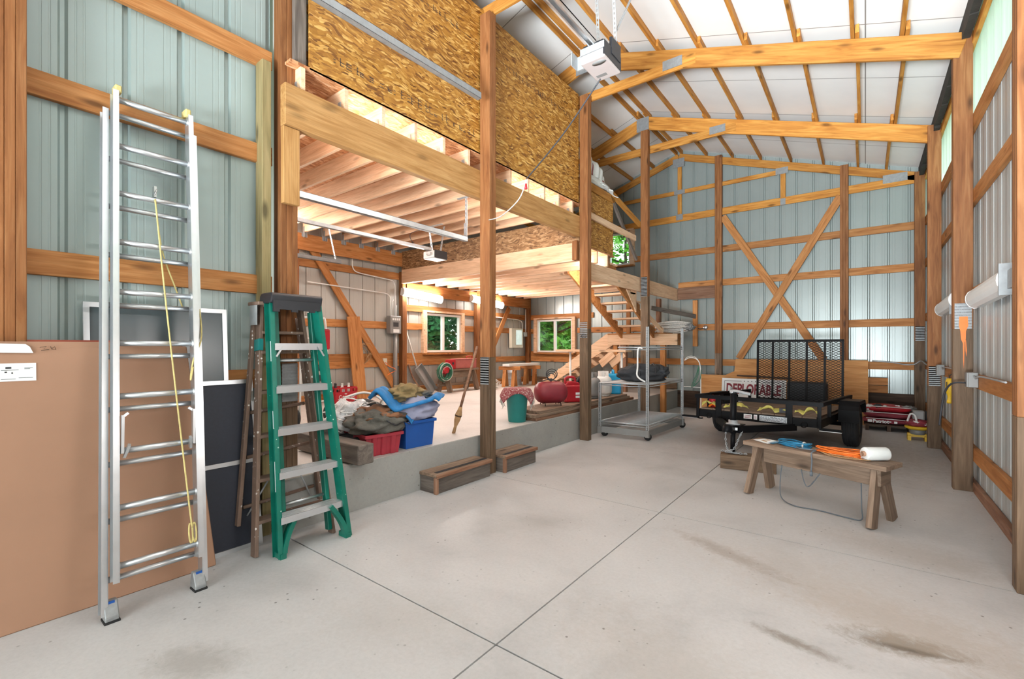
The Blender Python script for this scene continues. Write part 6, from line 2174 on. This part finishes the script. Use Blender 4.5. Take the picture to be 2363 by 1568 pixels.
strap('crumpled yellow strap beside the red pack at the corner of the trailer deck', -.69, -.46, 1)
strap('crumpled yellow strap between the trailer uprights behind the jack post', -.42, -.10, 2)
strap('crumpled yellow strap lying behind the grey registration plate', .03, .36, 3)
strap('flattened yellow strap at the trailer corner near the fender', .44, .69, 4)
o = strap('second yellow strap heaped on the first behind the registration plate', .05, .35, 7, YFt + .16)
obj('ratchet', MB().box(tuple(tp(.27, YFt + .10, .50)), tuple(tp(.34, YFt + .16, .56))), 'ink', o, at=tp(.3, YFt + .1, .5))
o = tag(obj('red_pack', MB().blob(tp(-.60, YFt + .26, .565), (.055, .08, .085), 5, .3, 2.5), 'red_plastic'), 'red pouch standing on the trailer deck by the front corner', 'pouch')
obj('black_side', MB().blob(tp(-.53, YFt + .30, .57), (.04, .08, .08), 6, .2, 2), 'black_plastic', o, at=tp(-.53, YFt + .3, .5))
obj('orange_strap', MB().tube(bez([tp(-.62, YFt + .16, .50), tp(-.56, YFt + .14, .54), tp(-.52, YFt + .16, .50)], 5), .016, 6), 'orange_paint', o, at=tp(-.58, YFt + .15, .5))
# jack block
t = thing('timber_block', 'thick timber block under the trailer jack', 'block', (-1.06, 5.74, 0))
M = Matrix.Translation((-1.06, 5.775, 0)) @ Matrix.Rotation(.16, 4, 'Z')
p = [M @ V((-.28, 0, .082)), M @ V((.28, 0, .082))]
board('block', p[0], p[1], .164, .20, 'treated', t)

# ================================================================== SAWHORSE WITH CORDS
SA = V((math.cos(math.radians(-21.8)), math.sin(math.radians(-21.8)), 0))
SN = V((-SA.y, SA.x, 0))
SCn = V((-.355, 4.815, 0))
t = thing('sawhorse_bench', 'rough wooden sawhorse bench holding cords and a paper roll', 'sawhorse', SCn)
sawhorse(t, SCn, SA, 1.15, .485, .29, .038, .185, .105, .04, 'weathered', 0, .10, .155, over=.02)
ZS = .487


def sp(a, b, z=0):
    """point on the bench: a along it, b across, z above its top"""
    return SCn + SA * a + SN * b + V((0, 0, ZS + z))


def coil(label, ca, cb, ra, rb, n, mat, seed, h=.05, wire=.0045, extra=None):
    rs = random.Random(seed)
    mb = MB()
    for k in range(n):
        a, b = ca + rs.uniform(-.02, .02), cb + rs.uniform(-.015, .015)
        z = wire + h * rs.random() * (k / n)
        fa, fb = ra * rs.uniform(.75, 1.05), rb * rs.uniform(.6, 1.05)
        tl = rs.uniform(-.25, .25)
        pts = []
        for q in range(24):
            an = q / 24 * 2 * PI
            x, y = fa * math.cos(an), fb * math.sin(an)
            pts.append(sp(a + x * math.cos(tl) - y * math.sin(tl), b + x * math.sin(tl) + y * math.cos(tl), z + .006 * math.sin(an * 2 + k)))
        mb.tube(pts, wire, 5, True)
    o = tag(obj('cord_coil', mb, mat, at=sp(ca, cb)), label, 'cord', 'cords on the sawhorse bench')
    return o


o = coil('coil of blue cord on the sawhorse bench beside the flyer', -.19, .03, .13, .07, 12, 'blue_cord', 3)
obj('tie', MB().tube(arc(sp(-.09, .01, .02), .03, 0, 2 * PI, 12, SN, (0, 0, 1))[:-1], .007, 5, True), 'rope', o, at=sp(-.09, .01))
mb = MB().tube(bez([sp(-.14, -.03, .01), sp(-.08, -.09, .012), sp(.02, -.06, .012), sp(.06, -.10, .02), sp(.055, -.16, .005), sp(.06, -.165, -.06), sp(.055, -.165, -.15)], 6), .006, 6)
mb.tube([sp(.055, -.165, -.15), sp(.055, -.165, -.19)], .011, 8)
tag(obj('hanging_cord', mb, 'gray_cord', at=sp(.06, -.16, -.1)), 'grey cord end with a plug hanging over the side of the sawhorse bench', 'cord')
o = coil('coil of orange cord heaped on the sawhorse bench next to the paper roll', .21, .02, .17, .085, 16, 'orange_cord', 5, .06)
coil('thin tan cord loops under the orange cord on the sawhorse bench', .25, -.03, .18, .09, 5, 'straw', 6, .006, .003)
mb = MB().tube(bez([SCn + SA * -.27 + SN * -.02 + V((0, 0, .30)), SCn + SA * -.27 + SN * -.05 + V((0, 0, .15)), SCn + SA * -.22 + SN * -.12 + V((0, 0, .03)), SCn + SA * -.08 + SN * -.18 + V((0, 0, .008)), SCn + SA * .10 + SN * -.12 + V((0, 0, .008)), SCn + SA * .30 + SN * -.10 + V((0, 0, .008)), SCn + SA * .38 + SN * -.06 + V((0, 0, .012)), SCn + SA * .36 + SN * -.01 + V((0, 0, .10)), SCn + SA * .355 + SN * -.005 + V((0, 0, .30))], 8), .0045, 6)
mb.tube(bez([SCn + SA * -.10 + SN * -.02 + V((0, 0, .30)), SCn + SA * -.06 + SN * -.05 + V((0, 0, .20)), SCn + SA * -.02 + SN * -.05 + V((0, 0, .17)), SCn + SA * .06 + SN * -.03 + V((0, 0, .30))], 6), .0045, 6)
tag(obj('loose_cord', mb, 'gray_cord', at=SCn), 'thin dark cord drooping from the sawhorse bench to the floor', 'cord')
t = thing('paper_towel_roll', 'white paper towel roll lying on the end of the sawhorse bench', 'paper roll', sp(.45, .02))
rd = V((.8, .6, 0))
M = Matrix.Translation(sp(.44, .03, .053)) @ rd.to_track_quat('Z', 'Y').to_matrix().to_4x4()
obj('paper', MB().lathe([(.020, -.088), (.049, -.088), (.0525, -.081), (.0525, .081), (.049, .088), (.020, 0.088), (.020, -.088)], M, 32), 'white_cloth', t, at=sp(.45, .03))
obj('core', MB().lathe([(.017, -.107), (.0205, -.107), (.0205, .107), (.017, .107), (.017, -.107)], M, 24), 'cardboard', t, at=sp(.45, .03))
obj('loose_sheet', MB().tube([M @ V((0.032, -.043, z)) for z in (-.088, 0.088)], .009, 8), 'white_cloth', t, at=sp(.45, .03))
t = thing('paper_flyer', 'creased printed flyer lying on the end of the sawhorse bench', 'paper', sp(-.45, .0))
mb = MB()
mb.prism([sp(-.54, -.03, .001), sp(-.36, -.10, .001), sp(-.31, .04, .012), sp(-.50, .10, .004)], (0, 0, .0015))
obj('sheet', mb, 'paper', t, at=sp(-.45, 0))
mb = MB().prism([sp(-.47, -.02, .0045), sp(-.40, -.05, .004), sp(-.37, .03, .0085), sp(-.45, .06, .0075)], (0, 0, .0012))
obj('printed_picture', mb, 'straw', t, at=sp(-.45, 0))
mb = MB()
for k in range(3):
    mb.prism([sp(-.375 + k * .02, -.06 - k * .008, .0045), sp(-.365 + k * .02, -.064 - k * .008, .0045), sp(-.335 + k * .02, .03 - k * .008, .0135), sp(-.345 + k * .02, .034 - k * .008, .0135)], (0, 0, .001))
obj('printed_lines', mb, 'blue_cord', t, at=sp(-.35, 0))

# ================================================================== AGAINST THE FAR WALL
def lean(name, label, cat, x0, x1, yb, yt, z0, z1, th, mat, group=None, bev=.002):
    mb = MB().prism([(x0, yb, z0), (x1, yb, z0), (x1, yt, z1), (x0, yt, z1)], (0, th, 0))
    return tag(obj(name, mb, mat, at=((x0 + x1) / 2, yb, z0)), label, cat, group)


mb = MB().prism([(-2.34, 10.30, 0.0), (0.04, 10.30, 0.0), (0.04, 10.52, 1.145), (-2.16, 10.52, 1.135), (-2.18, 10.47, .88), (-2.34, 10.45, .80)], (0, .018, 0))
tag(obj('plywood_sheet', mb, 'plywood', at=(-1.1, 10.3, 0)), 'large orange plywood sheet leaning on the far wall behind the trailer', 'plywood')
for z, lab in ((.628, 'lower of two short blocking boards beside the edge of the plywood sheet'), (.768, 'upper of two short blocking boards beside the edge of the plywood sheet')):
    tag(board('blocking_board', (-.25, 10.58, z), (.32, 10.58, z), .132, .036, 'pine'), lab, 'board', 'short boards beside the plywood')
lean('plywood_offcut', 'pale plywood piece beyond the red lettered sign near the wire hoops', 'plywood', -2.80, -1.9, 10.16, 10.30, 0, .80, .016, 'plywood')
t = thing('lettered_sign', 'white sign with maroon capital letters leaning behind the trailer', 'sign', (-1.73, 9.85, 0))
SW = (-2.29, -1.17)
syb, syt, sz0, sz1 = 9.80, 9.92, .16, .765
mb = MB().prism([(SW[0], syb, sz0), (SW[1], syb, sz0), (SW[1], syt, sz1), (SW[0], syt, sz1)], (0, .008, 0))
obj('panel', mb, 'paper', t, at=(-1.73, syb, sz0))
lm = math.atan2(syt - syb, sz1 - sz0)


def sgn(x, z, off=.002):
    return Matrix.Translation((x, syb + (syt - syb) * (z - sz0) / (sz1 - sz0) - off, z)) @ Matrix.Rotation(PI / 2 - lm, 4, 'X')


text('lettering', 'DEPLORABLE', .27, sgn(-1.73, .555), 'maroon', t, bold=.009, xs=.60)
mb = MB()
for p, q in (((SW[0] + .05, .715), (-1.93, .715)), ((-1.55, .715), (SW[1] - .05, .715)), ((SW[0] + .05, .22), (SW[1] - .05, .22)), ((SW[0] + .05, .22), (SW[0] + .05, .715)), ((SW[1] - .05, .22), (SW[1] - .05, .715))):
    a, b = sgn(*p).translation, sgn(*q).translation
    mb.bar(a, b, .008, .001, (0, 0, 1) if p[1] == q[1] else (1, 0, 0))
for k in range(5):
    c = sgn(-1.88 + k * .065, .715).translation
    mb.box((c.x - .008, c.y - .001, c.z - .008), (c.x + .008, c.y, c.z + .008))
obj('border', mb, 'ink', t, at=(-1.73, syb, .4))
for x in (-2.1, -1.4):
    obj('stake', MB().box((x - .015, syb + .012, 0), (x + .015, syb + .03, .6)), 'galv', t, at=(x, syb, 0))
t = thing('equipment_case', 'black case standing beside the lettered sign behind the ramp', 'case', (-.85, 9.95, 0))
obj('shell', MB().box((-1.15, 9.82, .0), (-.53, 10.05, .75)).bevel(.03, 2), 'black_plastic', t, at=(-.85, 9.9, 0))
obj('lid_seam', MB().box((-1.152, 9.818, .55), (-.528, 9.822, .556)).box((-.9, 9.80, .60), (-.78, 9.82, .63)), 'rubber', t, at=(-.85, 9.82, .55))
tag(board('dark_strip', (-2.05, 10.08, .815), (-1.1, 10.08, .79), .03, .05, 'dark_wood'), 'dark wooden strip along the top of the lettered sign', 'board')
# bags
PG = 'stacked red bags'
t = thing('bag_pallet', 'low black pallet under the stacked red bags', 'pallet', (.28, 9.9, 0))
mb = MB()
for k in range(4):
    mb.box((-.02, 9.70 + k * .14, .09), (.60, 9.80 + k * .14, .11))
for x in (0, .28, .55):
    mb.box((x, 9.70, 0), (x + .05, 10.24, .09))
obj('slats', mb, 'dark_wood', t, at=(.28, 9.9, 0))
for k, lab in enumerate(('lowest red bag of the stack on the black pallet with white lettering', 'middle red bag of the stack on the black pallet', 'top red and white bag lying slumped on the stack')):
    z = .115 + k * .10
    t = thing('pellet_bag', lab, 'bag', (.29, 9.95, z), group=PG)
    mb = MB().blob((.29 + (.0, .01, -.02)[k], 9.95, z + .05), (.33, .25, .062), 41 + k, .10, 2.2, z)
    for v in mb.bm.verts:
        dx, dy = v.co.x - .29, v.co.y - 9.95
        m_ = max(abs(dx) / .29, abs(dy) / .23)
        r_ = math.hypot(dx / .29, dy / .23)
        if r_ > 1e-4:
            f = min(1.25, r_ / m_ if m_ > .01 else 1)
            v.co.x, v.co.y = .29 + dx * (1 + (f - 1) * .8), 9.95 + dy * (1 + (f - 1) * .8)
    obj('sack', mb, 'maroon' if k < 2 else 'red_plastic', t, at=(.29, 9.95, z))
    obj('seam', MB().tube(bez([(.01, 9.71, z + .09), (.15, 9.68, z + .094), (.30, 9.675, z + .096), (.45, 9.68, z + .092), (.58, 9.71, z + .086)], 5), .006, 5), 'white_plastic', t, at=(.3, 9.7, z + .09))
    if k == 0:
        text('lettering', 'Patriot', .075, Matrix.Translation((.20, 9.668, z + .05)) @ Matrix.Rotation(PI / 2, 4, 'X'), 'paper', t, bold=.002)
        obj('print', MB().box((.03, 9.685, z + .03), (.09, 9.69, z + .07)).box((.30, 9.672, z + .045), (.335, 9.676, z + .06)).box((.37, 9.675, z + .03), (.41, 9.68, z + .065)), 'paper', t, at=(.2, 9.68, z + .05))
    if k == 2:
        obj('white_panel', MB().blob((.06, 9.80, z + .05), (.06, .09, .06), 3, .3, 2), 'white_plastic', t, at=(.06, 9.8, z))
        obj('black_panel', MB().blob((.17, 9.84, z + .07), (.07, .14, .05), 4, .3, 2), 'charcoal_cloth', t, at=(.17, 9.84, z))
        obj('print', MB().blob((.26, 9.80, z + .085), (.03, .06, .03), 4, .3, 2).blob((.42, 9.84, z + .085), (.04, .02, .03), 7, .3, 2), 'white_plastic', t, at=(.3, 9.8, z))
        obj('ragged_top', MB().blob((.55, 9.86, z + .07), (.09, .06, .04), 8, .6, 3), 'electric_gray', t, at=(.55, 9.86, z))
t = thing('yellow_stand', 'low yellow stand with a round yellow plate beside the red bags', 'stand', (.615, 9.1, 0))
T = Matrix.Translation((.615, 9.12, 0))
obj('plate', MB().lathe([(0, .16), (.11, .16), (.145, .18), (.15, .205), (.13, .21), (0, .21)], T, 28), 'yellow', t, at=(.615, 9.12, .16))
obj('legs', MB().box((.50, 9.03, 0), (.54, 9.21, .07)).box((.69, 9.03, 0), (.73, 9.21, .07)).box((.50, 9.08, .05), (.73, 9.16, .10)), 'yellow', t, at=(.615, 9.1, 0))
obj('column', MB().lathe([(0, .09), (.09, .09), (.09, .12), (.10, .16), (0, .16)], T, 20), 'electric_gray', t, at=(.615, 9.12, .09))
t = thing('striped_sack', 'small red and white sack sitting on the yellow stand', 'bag', (.615, 9.12, .21))
obj('sack', MB().blob((.615, 9.12, .255), (.14, .13, .06), 51, .2, 2, .212), 'maroon', t, at=(.615, 9.12, .21))
obj('print', MB().blob((.60, 9.03, .27), (.05, .035, .025), 5, .4, 3).blob((.69, 9.03, .255), (.03, .02, .02), 6, .4, 3), 'white_plastic', t, at=(.6, 9.03, .25))
obj('grey_roll', MB().box((.56, 9.10, .30), (.70, 9.24, .44)).bevel(.02, 2), 'electric_gray', t, at=(.63, 9.17, .3))
obj('white_strap', MB().tube(bez([(.50, 9.06, .28), (.53, 9.03, .39), (.58, 9.03, .38), (.60, 9.03, .30)], 5), .014, 6), 'white_plastic', t, at=(.55, 9.04, .3))

# rope bundle on the landing
t = thing('rope_bundle', 'long bundle of white rope lying beside the landing rail', 'rope', (-3.3, 9.95, 1.69))
mb = MB()
rs = random.Random(6)
for k in range(22):
    oy, oz = rs.uniform(-.10, .10), rs.uniform(-.10, .13)
    mb.tube(bez([(-3.66 + rs.uniform(-.03, .03), 9.95 + oy, 1.79 + oz * .8), (-3.45, 9.95 + oy + rs.uniform(-.02, .02), 1.79 + oz), (-3.2, 9.95 + oy, 1.795 + oz * 1.05), (-2.96 + rs.uniform(-.05, .05), 9.95 + oy * .8, 1.81 + oz * .7)], 6), .013, 6)
obj('strands', mb, 'rope', t, at=(-3.3, 9.95, 1.7))
obj('loose_ends', MB().blob((-2.95, 9.95, 1.81), (.10, .07, .07), 7, .6, 4), 'electric_gray', t, at=(-2.95, 9.95, 1.8))
t = thing('steel_latch', 'round steel latch on the girt beside the rope bundle', 'latch', (-2.82, 10.70, 1.80))
obj('ring', MB().lathe([(0, 0), (.05, 0), (.055, .01), (.045, .03), (0, .035)], Matrix.Translation((-2.82, 10.715, 1.82)) @ Matrix.Rotation(PI / 2, 4, 'X'), 20), 'steel', t, at=(-2.82, 10.7, 1.82))
obj('hook', MB().tube(bez([(-2.86, 10.70, 1.80), (-2.94, 10.68, 1.79), (-3.0, 10.68, 1.82)], 5), .012, 6), 'ink', t, at=(-2.9, 10.7, 1.8))
# wire hoops with hose beside the cart
t = thing('wire_rack', 'thin metal stand with arched hoops and green cord beside the cart', 'stand', (-2.58, 9.3, 0))
mb = MB()
mb.tube(bez([(-2.86, 9.35, 1.12), (-2.74, 9.33, 1.18), (-2.60, 9.30, 1.14), (-2.54, 9.28, 1.00), (-2.53, 9.28, .6), (-2.53, 9.28, 0.0)], 6), .010, 7)
mb.tube([(-2.90, 9.36, .60), (-2.53, 9.28, .60)], .008, 6).tube([(-2.90, 9.36, .0), (-2.90, 9.36, 1.05)], .010, 7)
mb.tube(arc((-2.72, 9.32, 1.05), .16, .2, 2.6, 12, (1, -.2, 0), (0, 0, 1)), .006, 6)
obj('hoops', mb, 'white_paint', t, at=(-2.7, 9.3, .5))
mb = MB()
for k in range(3):
    mb.tube(bez([(-2.56, 9.26, 1.02), (-2.57 - .02 * k, 9.25, .85), (-2.64 - .03 * k, 9.25, .66 - .03 * k), (-2.54, 9.25, .75), (-2.52, 9.26, .95)], 5), .006, 5)
obj('green_cord', mb, 'green_hose', t, at=(-2.57, 9.25, .8))
obj('rubber_foot', MB().box((-2.56, 9.24, 0), (-2.50, 9.32, .02)).box((-2.93, 9.32, 0), (-2.87, 9.40, .02)), 'rubber', t, at=(-2.7, 9.3, 0))

# white sheets with a red stripe hanging over the loft wall
t = thing('draped_sheets', 'stack of white sheets with red stripes draped over the stair wall', 'sheets', (-3.44, 6.9, 3.96))
for k in range(5):
    y0 = 6.22 + k * .215
    zt = 4.44 - .035 * k * k * .6
    zb = 4.22 - .055 * k

    def fn(u, v, y0=y0, zt=zt, zb=zb, k=k):
        y = y0 + u * .28
        zz = zt - v * (zt - zb) - .05 * u
        x = -3.40 + .045 * math.sin(v * 3 + k) + .03 * math.sin(u * 5 + k * 2) - .10 * (1 - v)
        return (x, y, zz)
    o = obj('sheet', MB().grid(fn, 10, 10), 'white_cloth', t, at=(-3.4, y0, zb))
    m = o.modifiers.new('thick', 'SOLIDIFY')
    m.thickness = .012
    if k in (1, 3):
        a = MB().grid(lambda u, v, f=fn: V(f(.35 + u * .2 if k == 1 else u, v if k == 1 else .40 + v * .22)) + V((.014, 0, 0)), 8, 8)
        s_ = obj('red_stripe', a, 'maroon', o, at=(-3.4, y0, zb))
        m = s_.modifiers.new('thick', 'SOLIDIFY')
        m.thickness = .004
mb = MB().blob((-3.46, 6.75, 4.08), (.03, .50, .06), 5, .15, 2, 3.957)
obj('folded_pile', mb, 'white_cloth', t, at=(-3.46, 6.75, 3.96))
# sticker on the post by the petrol can
mb = MB().lathe([(.022, 0), (.030, 0), (.030, .0015), (.022, .0015), (.022, 0)], Matrix.Translation((-3.315, 6.045, 1.555)) @ Matrix.Rotation(PI / 2, 4, 'X') @ Matrix.Diagonal((1.5, 1, 1, 1)), 24)
mb.tube([(-3.335, 6.0435, 1.565), (-3.32, 6.0435, 1.552), (-3.31, 6.0435, 1.565), (-3.297, 6.0435, 1.552)], .004, 4)
tag(obj('round_decal', mb, 'ink', at=(-3.315, 6.045, 1.555)), 'small oval black and white decal on the post past the petrol can', 'decal')
